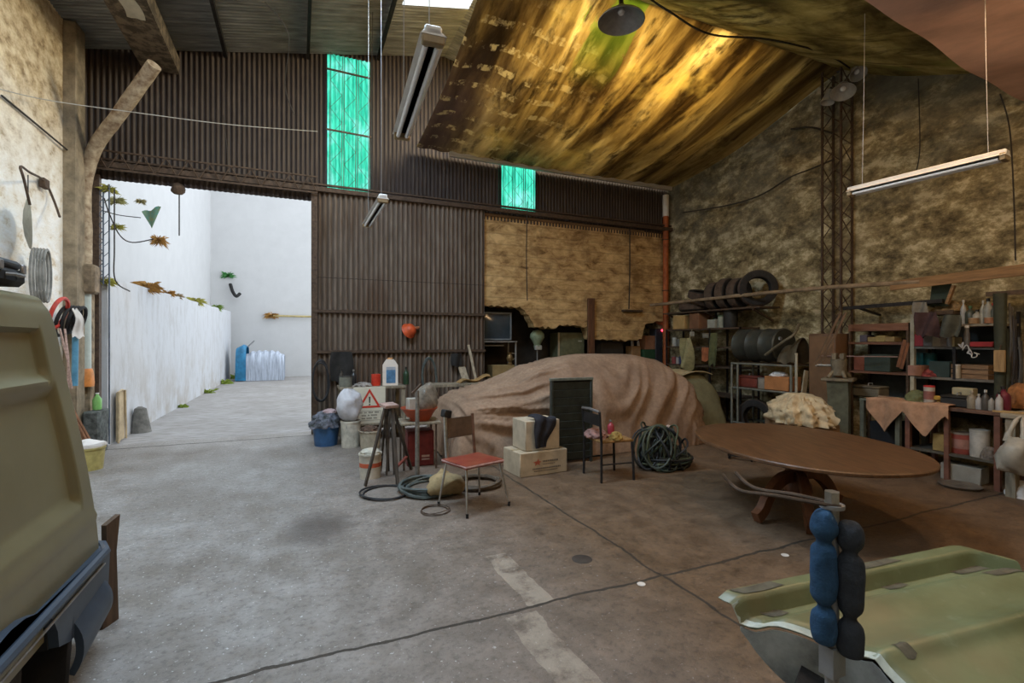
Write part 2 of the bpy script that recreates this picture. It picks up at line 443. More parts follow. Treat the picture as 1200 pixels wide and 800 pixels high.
# ---- roof
def roofband(xa, xb, ya, yb):
    b = MB(); n = max(3, int((yb-ya)/.075*6))
    return b.sheet(lambda u, v: V((xa+(xb-xa)*v, ya+(yb-ya)*u, zroof(xa+(xb-xa)*v)+.011*sin(2*pi*(ya+(yb-ya)*u)/.075))), n, 1)
g = G('roof_iron')
n2 = g.noise(5, stretch=(.35, 2.5, 1), detail=7)
M_ROOF = g.done(g.ramp(n2, (.3, (.08, .075, .065)), (.55, (.17, .165, .15)), (.75, (.27, .265, .24))), .5, .4)
bands = [(XL-.1, RX, -4, -1.6), (XL-.1, RX, -.7, 3.9), (XL-.1, RX, 5.1, 6.9), (XL-.1, 1.5, 6.9, 7.8), (XL-.1, RX, 7.8, YB+.05),
         (RX, XR+.1, -4, 5.4), (RX, XR+.1, 6.9, YB+.05)]
for k, q in enumerate(bands): struct(roofband(*q).build('ceiling' if k == 0 else 'ceiling_sheet', M_ROOF, ang=80))
for k, q in enumerate([(XL-.1, RX, -1.6, -.7), (XL-.1, RX, 3.9, 5.1), (1.5, RX, 6.9, 7.8), (RX, XR+.1, 5.4, 6.9)]):  # first two panels are unseen skylights, added to light the left side
    struct(roofband(*q).build('window_%d' % (k+3), M_SKYL, ang=80))  # window_3 and window_4 are the added unseen skylights
# purlins running along the hall, ridge beam
b = MB()
for x in (-1.1, .15, 1.35): b.bar((x, YF, zroof(x)-.06), (x, YB, zroof(x)-.06), .05, .09)
struct(b.build('trim_purlin', M_DKIRON))
# boxed eaves gutter beam
M_BEAM = mat('flaking_beam', (.20, .15, .10), .9, var=.65, scale=7, bump=.6, lo=.42, hi=.58)
b = MB(); b.box((-1.98, 5.35, 5.86), (.46, 7.8, .06)); b.box((-2.20, 5.35, 5.96), (.05, 7.8, .24)); b.box((-1.76, 5.35, 5.96), (.05, 7.8, .24)); b.jitter(.01, 6)
o = struct(b.build('trim_gutter_beam', M_BEAM))
b = MB(); b.sheet(lambda u, v: V((-2.06+.2*v+.03*sin(9*u), 6.5+1.35*u, 5.822-.006*sin(3*v*pi))), 14, 4, .004); b.build('paint_patch', mat('pale_flaking_paint', (.62, .56, .44), .9, var=.25, scale=6), o, True)

# ---- yard: side wall, neighbour wall, end wall
g = G('whitewashed_yard_wall')
n1 = g.noise(1.2, detail=7); n2 = g.noise(5, stretch=(1, 1, .35), detail=8, rough=.7)
c = g.mix(g.ramp(n2, (.36, .45), (.52, 0.0)), (.54, .55, .57), (.37, .35, .33))
c = g.mix(g.math('MULTIPLY', g.ramp(n1, (.40, .6), (.54, 0.0)), g.rng(g.z, 1.6, .1)), c, (.36, .31, .25))
g.bump(n2, .4, .03)
M_YW = g.done(c, .95, .1)
M_NW = mat('neighbour_white', (.54, .54, .54), .95, var=.06, scale=2, bump=.1)
b = MB(); b.sheet(lambda u, v: V((-2.70, 9.42+15*u, -.02+(2.62+.3*u)*v)), 30, 8, .3); b.jitter(.012, 2); struct(b.build('wall_yard_side', M_YW))
b = MB(); b.box((-3.7, 17.5, 6), (.3, 16, 12.4)); struct(b.build('wall_neighbour', M_NW))
b = MB(); b.box((0, 25.2, 6), (9, .3, 12.4)); struct(b.build('wall_yard_end', M_NW))

# ================================================================ CAMERA + LIGHT
cam = bpy.data.cameras.new('camera'); co = bpy.data.objects.new('camera', cam); COL.objects.link(co)
cam.sensor_width = 36; cam.lens = 36*FPX/1200; cam.clip_start = .02
co.location = O0; co.rotation_euler = (pi/2, 0, -YAW); SC.camera = co
SC.view_settings.view_transform = 'Standard'; SC.view_settings.look = 'None'; SC.view_settings.gamma = 1; SC.view_settings.use_curve_mapping = False
SC.view_settings.exposure = 0.0
w = bpy.data.worlds.new('overcast_sky'); SC.world = w; w.use_nodes = True
bg = w.node_tree.nodes['Background']; bg.inputs[0].default_value = (.86, .93, 1, 1); bg.inputs[1].default_value = 2.5
SC.cycles.use_denoising = True
SC.cycles.max_bounces = 8; SC.cycles.diffuse_bounces = 5; SC.cycles.sample_clamp_indirect = 6
def area(name, loc, rot, sx, sy, pw, col, spread=180):
    l = bpy.data.lights.new(name, 'AREA'); l.shape = 'RECTANGLE'; l.size = sx; l.size_y = sy; l.energy = pw; l.color = col; l.spread = R(spread)
    o = bpy.data.objects.new(name, l); COL.objects.link(o); o.location = loc; o.rotation_euler = rot; return o
def point(name, loc, pw, col, r=.06):
    l = bpy.data.lights.new(name, 'POINT'); l.energy = pw; l.color = col; l.shadow_soft_size = r
    o = bpy.data.objects.new(name, l); COL.objects.link(o); o.location = loc; return o
tl = math.atan(1.15/5.5)
# area lights standing in for daylight; the two left-slope skylights are added
area('skylight_fill', (-.1, -1.15, zroof(-.1)-.10), (0, -tl, 0), 5.0, .85, 80, (.70, .85, 1))
area('skylight_fill', (-.1, 4.5, zroof(-.1)-.10), (0, -tl, 0), 5.0, 1.1, 520, (.62, .80, 1))
area('skylight_fill', (4.6, 6.15, zroof(4.6)-.08), (0, tl, 0), 3.6, 1.4, 700, (1, .90, .66))
# ================================================================ HANGING CLOTH CEILING
def cloth_mat(name, cols, streakx=1.9, along=.14, tf=.35, pale=None, plum=True):
    g = G(name)
    n = g.noise(streakx, stretch=(1, along, .2), detail=8, rough=.62, dist=.4)
    n2 = g.noise(4.5, stretch=(1, .28, .3), detail=9, rough=.72, dist=.3)
    n4 = g.noise(.75, detail=5)
    c = g.ramp(n, (.32, cols[0]), (.43, cols[1]), (.53, cols[2]), (.66, cols[3]))
    c = g.mix(g.ramp(n2, (.36, .8), (.50, 0.0)), c, cols[0])
    if pale: c = g.mix(g.ramp(n4, (.55, 0.0), (.66, .6)), c, pale)
    if plum:
        f = g.math('MULTIPLY', g.rng(g.math('ADD', g.x, g.math('MULTIPLY', n4, 1.5)), 4.1, 3.0), g.rng(g.y, 6.2, 7.6))
        c = g.mix(g.math('MULTIPLY', f, .85), c, (.17, .115, .105))
        # rows of pale flaked dashes running across, and green roof-panel light painted in near the ridge
        row = g.math('COMPARE', g.math('FRACT', g.math('MULTIPLY', g.y, 2.6)), .5, .16)
        dash = g.ramp(g.noise(7, stretch=(1, .5, 1), detail=5, rough=.7), (.50, 0.0), (.58, 1.0))
        dm = g.math('MULTIPLY', g.math('MULTIPLY', row, dash), g.math('MULTIPLY', g.rng(g.x, 4.6, 3.4), g.rng(g.y, 5.4, 6.2)))
        c = g.mix(g.math('MULTIPLY', dm, .8), c, (.66, .56, .33))
        gx = g.math('COMPARE', g.math('ADD', g.x, g.math('MULTIPLY', g.math('SUBTRACT', n, .5), 1.4)), 4.0, .28)
        gm = g.math('MULTIPLY', g.math('MULTIPLY', gx, g.rng(g.y, 6.6, 5.2)), .7)
        c = g.mix(gm, c, (.30, .42, .08))
    g.bump(n2, .35, .03)
    tr = g.t.nodes.new('ShaderNodeBsdfTranslucent'); g.set(tr.inputs[0], c)
    mx = g.t.nodes.new('ShaderNodeMixShader'); mx.inputs[0].default_value = tf
    g.done(c, .8, .15); out = g.t.nodes['Material Output']
    g.l(g.b.outputs[0], mx.inputs[1]); g.l(tr.outputs[0], mx.inputs[2]); g.l(mx.outputs[0], out.inputs[0])
    return g.m
OCH = ((.075, .048, .020), (.22, .15, .058), (.46, .345, .145), (.76, .63, .34))
M_CL1 = cloth_mat('stained_ochre_cloth', OCH, pale=(.70, .56, .22))
M_CL2 = cloth_mat('stained_olive_cloth', ((.13, .10, .04), (.32, .26, .10), (.52, .44, .18), (.74, .66, .33)), 1.1, 1.6, plum=False, pale=(.36, .40, .14))
M_CL3 = mat('dusty_pink_cloth', (.78, .50, .39), .9, var=.3, scale=2.2, stretch=(1, .5, 1), bump=.3, spec=.1)
def c1(u, v):     # u along X, v from eave (0) to ridge (1)
    xl = 2.02+.02*v; x = xl+(8.092-xl)*u
    y = 9.13-4.0*v; z = 5.24+.80*v-.20*sin(pi*v)*(.6+.4*sin(pi*u))
    z += .035*sin(x*5.1+1.5*sin(y))*sin(pi*v)+.012*sin(x*17)
    z -= .05*sin(pi*u)*(1-v)
    return V((x, y, z))
o = MB().sheet(c1, 90, 40, .006).build('ceiling_cloth', M_CL1, ang=80)
tag(o, 'large ochre and brown stained cloth hanging under the roof, sloping down to the back wall', 'cloth')
def c2(u, v):
    x = 2.06+(8.092-2.06)*u; y = 5.24-2.32*v; z = 6.062-1.20*v-.10*sin(pi*v)+.03*sin(x*4+y*2)*sin(pi*v)
    return V((x, y, z))
o = MB().sheet(c2, 70, 24, .006).build('ceiling_cloth', M_CL2, ang=80)
tag(o, 'olive stained ceiling cloth falling from the ridge above the right wall', 'cloth')
A, Bp = V((4.3, 2.80, 4.70)), pX(1203, 122, 8.06)
def c3(u, v):
    p = A.lerp(Bp, u); q = V((4.3+3.76*u, -.6, 4.72)).lerp(V((8.06, -.4, 4.4)), u)
    r = p.lerp(q, v); r.z -= .16*sin(pi*v)-.03*sin(7*u+3*v)-.015*sin(19*u-5*v); return r
o = MB().sheet(c3, 50, 30, .006).build('ceiling_cloth', M_CL3, ang=80)
tag(o, 'dusty pink cloth sheet hanging at the top right corner', 'cloth')
# white batten on which the lower hem is nailed
b = MB(); M_BATT = mat('white_batten', (.62, .58, .50), .8, var=.4, scale=6, stretch=(.3, 5, 5))
b.box((5.35, 9.10, 5.19), (5.4, .07, .09)); struct(b.build('trim_hem_batten', M_BATT))

# ================================================================ LAMPS
M_WHITE = mat('white_enamel', (.74, .73, .70), .4, var=.12, scale=8, bump=.03)
M_TUBE = mat('fluorescent_glass', (.80, .81, .82), .2, var=.05, bump=0)
M_GREYM = mat('grey_metal', (.34, .34, .34), .45, .5, var=.25, scale=12)
M_BLACK = mat('black_rubber', (.018, .017, .017), .75, var=.4, scale=14)
M_CHROME = mat('worn_chrome', (.62, .60, .56), .28, .9, var=.35, scale=20, bump=.03)
def strip_lamp(p, q, label, twin=True, chain=None):
    p, q = V(p), V(q); c = (p+q)/2; d = q-p; rz = math.atan2(d.y, d.x); L = d.length
    t = thing('fluorescent_lamp', label, 'lamp', c, rz, 'hanging strip lamps')
    b = MB(); b.box((0, 0, .045), (L, .085, .05), bev=.008); b.prism([(-.043, 0), (.043, 0), (.065, .0), (.02, .03), (-.02, .03), (-.065, 0)], L, Mx.Translation(V((-L/2, 0, .02))) @ Mx.Rotation(pi/2, 4, 'Z') @ Mx.Rotation(pi/2, 4, 'X'))
    b.build('housing', M_WHITE, t)
    for s in ((-.03, .03) if twin else (0,)):
        MB().cyl((-L/2+.05, s, -.005), (L/2-.05, s, -.005), .014).build('tube', M_TUBE, t)
    for s in (-1, 1): MB().box((s*(L/2-.022), 0, .01), (.04, .11, .06), bev=.006).build('end_cap', mat('aged_plastic', (.36, .27, .15), .6, var=.4), t)
    for s in (-1, 1):
        x = s*(L/2-.12); zt = (chain or 3.3)
        MB().tube([(x, 0, .07), (x*.97, 0, zt*.5), (x*.95, 0, zt)], .0026, 5).build('hanger_wire', M_GREYM, t)
    return t
strip_lamp((.60, 2.33, 3.06), (.68, 3.56, 3.07), 'long white strip lamp hanging high near the centre of the hall', chain=3.0)
strip_lamp((.82, 5.30, 3.09), (.81, 6.56, 3.09), 'small-looking strip lamp hanging in front of the sliding corrugated door', chain=3.1)
strip_lamp((5.24, 2.03, 3.08), (5.10, 3.19, 3.08), 'strip lamp hanging before the mouldy right wall', chain=1.75)
def dish_lamp(p, r, label):
    t = thing('pendant_lamp', label, 'lamp', p)
    MB().lathe([(.03, .20), (.07, .17), (r*.55, .10), (r*.92, .03), (r, 0), (r*.985, -.006), (r*.9, .02), (r*.5, .085), (.06, .15), (0, .155)], n=32).build('shade', M_GREYM, t)
    MB().lathe([(0, .075), (.03, .085), (.045, .11), (.03, .15), (.02, .16)], n=14).build('bulb', M_TUBE, t)
    MB().cyl((0, 0, .19), (0, 0, .30), .028).tube([(0, 0, .29), (.0, 0, .5)], .007, 5).build('stem', M_DKIRON, t)
    return t
p = pD(728, 25, 6.0); dish_lamp(p, .285, 'round dark dish lamp hanging from the stained cloth ceiling')
# ---- lattice column with its three floodlights
b = MB()
cx, cyy, hw = 7.92, 5.13, .15
cs = [(cx-hw, cyy-hw), (cx+hw*.8, cyy-hw), (cx+hw*.8, cyy+hw), (cx-hw, cyy+hw)]
for (x, y) in cs: b.bar((x, y, 0), (x, y, 5.95), .028)
for i in range(4):
    (xa, ya), (xb, yb) = cs[i], cs[(i+1) % 4]
    n = 20
    for k in range(n):
        z0, z1 = 5.9*k/n, 5.9*(k+1)/n
        a, c = ((xa, ya), (xb, yb)) if k % 2 == 0 else ((xb, yb), (xa, ya))
        b.cyl((*a, z0), (*c, z1), .008, n=5)
struct(b.build('trim_lattice_column', M_IRON))
def flood(p, ax, label, r=.11, l=.16):
    t = thing('flood_lamp', label, 'lamp', p, 0, 'lamps on the lattice column')
    M = V(ax).to_track_quat('Z', 'Y').to_matrix().to_4x4()
    MB().lathe([(0, -l*.5), (r*.45, -l*.5), (r*.55, -l*.2), (r, l*.5), (r*.93, l*.5), (r*.5, -l*.1), (0, -l*.15)], n=20, M=M).build('reflector', mat('grey_enamel', (.42, .41, .38), .45, var=.25), t)
    MB().sph((0, 0, 0), .04, 10).build('bulb', M_TUBE, t)
    MB().tube([M @ V((0, 0, -l*.5)), M @ V((0, 0, -l*.5-.05)), M @ V((0, 0, -l*.5-.05))+V((.12, 0, -.08))], .01, 5).build('bracket', M_DKIRON, t)
flood(pX(988, 104, 7.55), (-.35, -.2, -.9), 'wide dish floodlight in the middle on top of the lattice column', .17, .14)
flood(pX(971, 113, 7.60), (-.2, .1, -1), 'small cylindrical floodlight on the left of the lattice column top', .10, .2)
flood(pX(1004, 84, 7.62), (-.3, -.5, -.8), 'small floodlight at the very top right of the lattice column', .12, .14)

# ================================================================ CABLES
M_CABLE = mat('dusty_cable', (.05, .042, .035), .8, var=.4, scale=14)
def cable(pts, r, label, m=None, n=6, name='cable', cat='cable'):
    return tag(MB().tube(smooth(pts, n), r, 5).build(name, m or M_CABLE), label, cat)
cable([pD(752, -8, 5.6), pD(785, 14, 5.7), pD(832, 40, 5.9), pD(900, 46, 6.3), pD(965, 62, 6.9), pX(996, 80, 7.7)], .012, 'thick cable slung along the ridge of the cloth ceiling')
cable([pX(800, 249, 7.98), pX(850, 241, 7.98), pX(890, 229, 7.98), pX(925, 208, 7.98), pX(950, 198, 7.95), pX(976, 187, 7.8)], .014, 'dark cable sagging across the right wall to the lattice column')
cable([pX(927, 151, 7.98), pX(950, 149, 7.98), pX(975, 156, 7.75)], .016, 'short dark cable running into the lattice column near its top')
cable([pX(1172, 110, 8.0), pX(1183, 150, 8.02), pX(1188, 230, 8.02), pX(1190, 305, 8.02)], .008, 'thin cable running down the right wall by the photo edge')
cable([pX(1076, 92, 8.03), pX(1078, 170, 8.05), pX(1074, 200, 8.05)], .007, 'thin short cable hanging down the upper right wall')
cable([pX(-6, 103, -2.8), pX(60, 118, -2.75), pD(160, 132, 6.6), pD(270, 146, 7.4), pD(372, 154, 8.4)], .006, 'pale wire stretched from the left wall across the dark gable', mat('pale_wire', (.42, .40, .36), .6))
cable([pX(2, 112, -2.93), pX(48, 150, -2.92), pX(84, 180, -2.9)], .012, 'brown cable running down the upper left wall to the drain pipe')
cable([pD(618, 236, 9.6), pD(617, 300, 9.75), pD(618, 352, 9.75)], .010, 'thin conduit hanging down the ochre brick wall')
cable([pD(738, 268, 11), pD(738, 320, 11), pD(737, 362, 11)], .014, 'dark conduit running down the right part of the ochre brick wall')
for pts, lab in (([(437, 2, 7.7), (436, 60, 8.2), (435, 120, 8.6), (436, 190, 8.75)], 'cobwebbed wire hanging beside the tall green panel'),
                 ([(310, 2, 6.6), (338, 40, 6.9), (334, 100, 7.4), (345, 135, 7.6)], 'loose wire dangling left of the tall green panel'),
                 ([(262, 135, 8.0), (266, 175, 8.0), (268, 215, 8.0)], 'thin cord hanging over the gate girder')):
    cable([pD(*q) for q in pts], .006, lab)
# wires tangled at the top left of the gate
cable([pD(122, 232, 7.3), pD(128, 250, 7.3), pD(140, 275, 7.4), pD(155, 284, 7.5), pD(180, 280, 7.6)], .009, 'black cable looping down in the top left corner of the gate')
cable([pD(121, 247, 7.3), pD(140, 252, 7.4), pD(165, 255, 7.5)], .007, 'short thin wire behind the looping cable at the gate corner')
cable([pD(134, 222, 7.25), pD(134, 290, 7.25), pD(135, 328, 7.25), pD(152, 341, 7.9)], .010, 'dark rod hanging in the gate beside the lattice post')
cable([pD(210, 222, 7.8), pD(210, 248, 7.8), pD(210, 276, 7.8)], .010, 'short rod dangling from the girder over the gate')
# lattice post at the left of the gate
b = MB()
for x in (110, 121, 128): b.cyl(pD(x, 216, 7.35), pD(x, 333 if x < 128 else 520, 7.35), .011, n=6)
for k in range(9):
    y0 = 220+k*12.5
    b.cyl(pD(110, y0, 7.35), pD(121, y0+12, 7.35), .006, n=5); b.cyl(pD(121, y0, 7.35), pD(110, y0+12, 7.35), .006, n=5); b.cyl(pD(121, y0+6, 7.35), pD(128, y0, 7.35), .005, n=5)
struct(b.build('trim_gate_lattice', mat('bluish_steel', (.16, .19, .24), .6, .4, var=.5)))

# ================================================================ LEFT WALL
M_PIPE = mat('mottled_pipe', (.52, .42, .29), .8, var=.6, scale=9, bump=.35, col2=(.19, .12, .07))
M_PVC = mat('pale_green_plastic', (.50, .55, .50), .5, var=.25, scale=6)
px = pY(99, 300, 8.95)
t = thing('drain_pipe', 'thick mottled drain pipe by the gate with a slanting upper arm', 'pipe', (px.x, px.y, .95))
top = pD(99, 200, 7.1); elbow = pD(112, 172, 7.0); end = pD(181, 76, 6.55)
b = MB(); b.tube(smooth([(px.x, px.y, 2.28), (px.x, px.y, 3.2), (top.x, top.y, top.z-.2), elbow, elbow.lerp(end, .35), elbow.lerp(end, .7), end], 5), .088, 14)
b.jitter(.006, 7); b.build('pipe', M_PIPE, t, True)
b = MB(); b.box((px.x, px.y, 2.5), (.30, .26, .42), bev=.03); b.jitter(.012, 7); b.build('collar_box', mat('rusty_box', (.30, .22, .14), .85, var=.6, scale=9, bump=.3), t, True)
MB().cyl((px.x, px.y, 1.18), (px.x, px.y, 2.36), .078, n=18).build('lower_pipe', M_PVC, t, True)
b = MB(); b.lathe([(.11, 0), (.115, .06), (.10, .22), (.085, .26), (0, .26)], (px.x, px.y, .95), 18); b.build('outlet_sleeve', mat('orange_plastic', (.72, .26, .06), .5, var=.35), t, True)
# masonry block behind the pipe foot
b = MB(); b.box((-2.86, 9.06, 1.2), (.17, .2, 2.4), bev=.02); b.jitter(.03, 4); struct(b.build('trim_gate_pier', mat('broken_masonry', (.36, .27, .17), .95, var=.7, scale=8, bump=.6)))
# bracket rod with the round plate
t = thing('metal_bracket', 'bent dark rod bracket bolted high on the left wall', 'bracket', pX(50, 213, -2.9))
MB().tube(smooth([pX(35, 240, -2.6), pX(28, 210, -2.6), pX(24, 195, -2.62), pX(35, 202, -2.7), pX(52, 212, -2.9), pX(62, 232, -2.88), pX(70, 254, -2.7)], 5), .013, 6).build('rod', M_IRON, t, True)
p = pX(52, 215, -2.90); MB().box(p, (.06, .14, .12), bev=.01).build('wall_plate', M_IRON, t, True)
p = pX(33, 262, -2.74)
t = thing('metal_disc', 'grey round metal plate hung edge-on at the left wall', 'plate', p)
MB().lathe([(0, -.045), (.15, -.03), (.27, 0), (.28, .01), (.15, -.015), (0, -.03)], n=30, M=V((.90, .42, .05)).to_track_quat("Z", "Y").to_matrix().to_4x4()).build("plate", mat('galvanised', (.40, .39, .33), .5, .4, var=.3), t)
MB().tube([(0, 0, .28), (-.02, .05, .55)], .006, 5).build('hanging_wire', M_DKIRON, t)
# wall-hung hose hoops above the van
t = thing('hose_coil', 'narrow grey coil of stiff hose hanging on the left wall above the van roof', 'hose', pX(40, 322, -2.82))
for k in range(5): MB().torus((.025*k, .012*k, 0), .235, .014, Mx.Rotation(pi/2, 4, 'Y') @ Mx.Diagonal((1.3, .42, 1, 1)), 26, 6).build('loop', mat('hose_grey', (.30, .29, .26), .6, var=.5), t)
# items on the wall behind the van rear
t = thing('garden_hose', 'black hose coil hung on the left wall behind the van', 'hose', pX(80, 376, -2.80))
for k in range(4): MB().torus((.05*k-.05, .02*k, .01*k), .20-.012*k, .022, Mx.Rotation(pi/2+.25, 4, 'Y'), 26, 6).build('loop', M_BLACK, t)
o = MB().torus((0, 0, 0), .20, .024, Mx.Rotation(pi/2+.3, 4, 'Y'), 26, 6)
o = tag(o.jitter(.01).build('red_cable_coil', mat('red_plastic', (.62, .06, .04), .5, var=.35)), 'red cable coil hanging on the left side of the black hose', 'cable')
o.location = pX(69, 372, -2.80)-V((0, 0, .16))
b = MB(); p = pX(86, 378, -2.66); b.sheet(lambda u, v: p+V((.03*sin(5*u)+.03*v, .22*(v-.5)*(.3+u)+.22*u, .17-.36*u+.02*sin(9*v))), 10, 8, .01)
tag(b.build('white_rag', mat('white_cloth', (.80, .76, .72), .9, var=.15, scale=6)), 'white rag hung over the hose coil on the left wall', 'rag')
b = MB(); b.cyl(pX(88.5, 388, -2.72), pX(87.5, 452, -2.72), .035, n=10)
tag(b.build('blue_pole', mat('faded_blue', (.10, .30, .45), .55, var=.4)), 'faded blue pole standing beside the drain pipe', 'pole')
for k, (xa, ya, xb, yb) in enumerate(((70, 385, 84, 455), (76, 385, 80, 455))):
    b = MB(); b.tube([pX(xa, ya, -2.68-.03*k), pX((xa+xb)/2+2, (ya+yb)/2, -2.66-.03*k), pX(xb, yb, -2.68-.03*k)], .012, 6)
    tag(b.build('cord', mat('red_white_cord', (.62, .42, .36), .7, var=.5, scale=30)), ('left' if k == 0 else 'right')+' one of two pale red cords hanging below the hose coil', 'cord')
b = MB(); p0, p1 = pX(83, 446, -2.83), V((*fl(112, 512)[:2], .03)); p1 = V((-2.60, 8.5, .05)); p0 = V((-2.84, 8.05, 1.0))
for k in range(2): b = MB(); q = V((0, .09*k, 0)); b.bar(p0+q, p1+q*1.1, .07, .03, bev=.004); tag(b.build('wooden_batten', mat('reddish_wood', (.36, .17, .085), .7, var=.5, scale=5, stretch=(6, 6, .6))), ('nearer' if k == 0 else 'farther')+' of two reddish battens leaning below the drain pipe', 'batten')
# bucket with rag, bottles
def bucket(name, label, loc, r, h, m, mh=None, group=None, handle=True, rt=1.15, cat='bucket', inside=None):
    t = thing(name, label, cat, loc, rnd.uniform(0, 6), group)
    MB().lathe([(0, 0), (r, 0), (r*rt, h*.93), (r*rt*1.05, h*.93), (r*rt*1.05, h), (r*rt*.95, h), (r*.93, .02), (0, .02)], n=26).build('body', m, t)
    if handle:
        R0 = r*rt*1.06
        MB().tube([(R0*cos(a), R0*.25*sin(a)*0, h*.86-abs(R0*.85*sin(a))) for a in [pi*k/12 for k in range(13)]], .004, 5).build('handle', mh or M_GREYM, t)
    return t
bucket('bucket', 'dirty yellow bucket with a white cloth by the left end of the gate', (-2.42, 7.75, 0), .15, .28, mat('mustard_plastic', (.48, .40, .14), .6, var=.4))
b = MB(); b.sph((-2.44, 7.76, .29), (.21, .19, .085), 16); b.jitter(.05, 7)
tag(b.build('crumpled_cloth', MC['white_cloth']), 'white crumpled cloth heaped on the dirty yellow bucket', 'cloth')
b = MB(); b.bar((-2.70, 7.35, .30), (-2.36, 7.45, .02), .09, .02); tag(b.build('white_board', MC['white_cloth']), 'narrow white board leaning beside the yellow bucket', 'board')
for k, (x, y, cc, lab) in enumerate(((104, 470, (.25, .55, .16), 'green plastic bottle on the ledge below the orange pipe end'), (106, 492, (.12, .22, .20), 'dark bottle below the green one by the gate pier'))):
    p = V((-2.66, 8.86-.05*k, .62 if k == 0 else .0))
    t = thing('bottle', lab, 'bottle', p)
    hh = .24 if k == 0 else .30
    MB().lathe([(0, 0), (.05, 0), (.055, .02), (.055, hh*.62), (.02, hh*.85), (.02, hh*.95), (0, hh*.95)], n=14).build('body', mat('bottle_%d' % k, cc, .3, var=.3), t)
    MB().cyl((0, 0, hh*.94), (0, 0, hh), .022, n=10).build('cap', M_WHITE, t)
b = MB(); b.box((-2.68, 8.86, .30), (.20, .34, .62), bev=.02); b.jitter(.03, 6); tag(b.build('rubble_block', mat('dark_rubble', (.13, .14, .13), .95, var=.7, scale=12, bump=.6)), 'dark rubble block carrying the green bottle', 'block')
# ================================================================ YARD
def tuft(p, r, col, label, n=200, name='grass_tuft', down=.3):
    b = MB(); q = random.Random(hash(label) % 999 if False else len(label)*7+int(p[0]*31) % 97)
    for k in range(n):
        a = q.uniform(0, 2*pi); e = q.uniform(-down, 1.0); L = r*q.uniform(.25, 1)
        d = V((cos(a), sin(a), e)).normalized()*L; s = V((-sin(a), cos(a), 0))*r*.011
        base = V(p)+V((q.uniform(-.2, .2), q.uniform(-.2, .2), q.uniform(-.08, .08)))*r
        v = [b.bm.verts.new(base-s), b.bm.verts.new(base+s), b.bm.verts.new(base+d*.6+s*.7), b.bm.verts.new(base+d+V((0, 0, -r*.25)))]
        b.bm.faces.new(v[:3]); b.bm.faces.new((v[0], v[2], v[3]))
    return tag(b.build(name, mat('grass_%s' % name+str(col), col, .9, var=.5, scale=6), fix=False), label, 'plant')
DRY = (.50, .27, .07); GRN = (.22, .34, .06); YEL = (.50, .47, .10)
for x, y, r, c, lab in ((171, 343, .36, DRY, 'largest orange dry grass tuft on top of the yard wall'), (197, 347, .18, DRY, 'small brown tuft just right of the largest on the yard wall'),
                        (207, 348, .16, (.45, .33, .18), 'pale brown tuft third along the yard wall'), (230, 352, .22, YEL, 'yellowish tuft fourth along the yard wall'),
                        (254, 358, .16, GRN, 'tiny green tuft farthest along the yard wall top')):
    q = pX(x, y, -2.78); tuft((q.x, q.y, 2.60+.3*(q.y-9.42)/15+.02), r*q.y/12, c, lab)
tuft(pD(123, 330, 7.5), .17, YEL, 'yellow weeds growing beside the collar of the drain pipe')
tuft(pD(127, 222, 7.4), .15, YEL, 'pale weed hanging at the very top left of the gate')
tuft(pD(137, 236, 7.5), .14, (.48, .46, .2), 'pale weed on the hanging rod near the gate top')
tuft(pD(186, 281, 7.8), .16, DRY, 'orange dried plant hanging on the looping cable', down=1)
tuft(pD(165, 236, 7.7), .10, (.45, .4, .2), 'small dried tuft above the blue and green rag')
tuft(pD(138, 266, 7.5), .12, YEL, 'yellow weed lower down on the hanging rod')
tuft(pY(267, 323, 25.0), .35, (.08, .30, .08), 'green plant growing out of the far white wall')
tuft(pY(318, 370, 25.0), .42, DRY, 'dried plant at the end of the pipe on the far wall')
b = MB(); p, q = pY(320, 370, 24.9), pY(372, 371, 24.9); b.cyl(p, q, .045, n=8); tag(b.build('thin_pipe', mat('ochre_pipe', (.50, .40, .18), .7)), 'thin horizontal pipe on the far white yard wall', 'pipe')
b = MB(); b.tube(smooth([pY(270, 333, 25.0), pY(273, 342, 24.7), pY(277, 347, 24.6), pY(281, 344, 24.8)], 4), .07, 7); tag(b.build('curved_hook', M_BLACK), 'black curved hook on the far white wall below the green plant', 'hook')
p = pD(208, 221, 7.75); b = MB(); b.sph(p, (.09, .07, .09), 10); b.jitter(.03, 9); tag(b.build('wire_knot', M_IRON), 'dark tangled knot of wire on the girder over the gate', 'wire')
a_, b_, c_ = pD(166, 248, 7.7), pD(189, 243, 7.7), pD(178, 267, 7.7)
b = MB(); b.sheet(lambda u, v: a_.lerp(b_, u).lerp(c_, v)+V((0, .05*sin(6*u)*(1-v), .02*sin(9*u)*(1-v))), 8, 8, .01)
tag(b.build('blue_rag', mat('teal_rag', (.06, .28, .26), .8, var=.6, scale=10, col2=(.25, .24, .10))), 'blue and green triangular rag caught on the wires in the gate', 'rag')
for x, y, r, lab in ((213, 463, .16, 'green weed nearest the gate along the yard wall foot'), (243, 452, .20, 'low weeds in the middle of the yard wall foot'), (262, 443, .24, 'taller weeds beyond the middle of the yard wall foot'), (273, 440, .26, 'weeds at the far end of the yard wall foot')):
    q = pX(x, y, -2.62); tuft((q.x, q.y, .0), r*q.y/11, (.30, .40, .06), lab, 60, down=0)
b = MB(); q = pX(165, 493, -2.58); b.lathe([(.17, 0), (.15, .05), (.09, .42), (.03, .46), (0, .46)], (q.x, q.y, -.012), 10); b.jitter(.02, 6); tag(b.build('stone_cone', mat('dark_stone', (.20, .19, .17), .9, var=.5, scale=9)), 'dark pointed stone standing at the foot of the yard wall', 'stone')
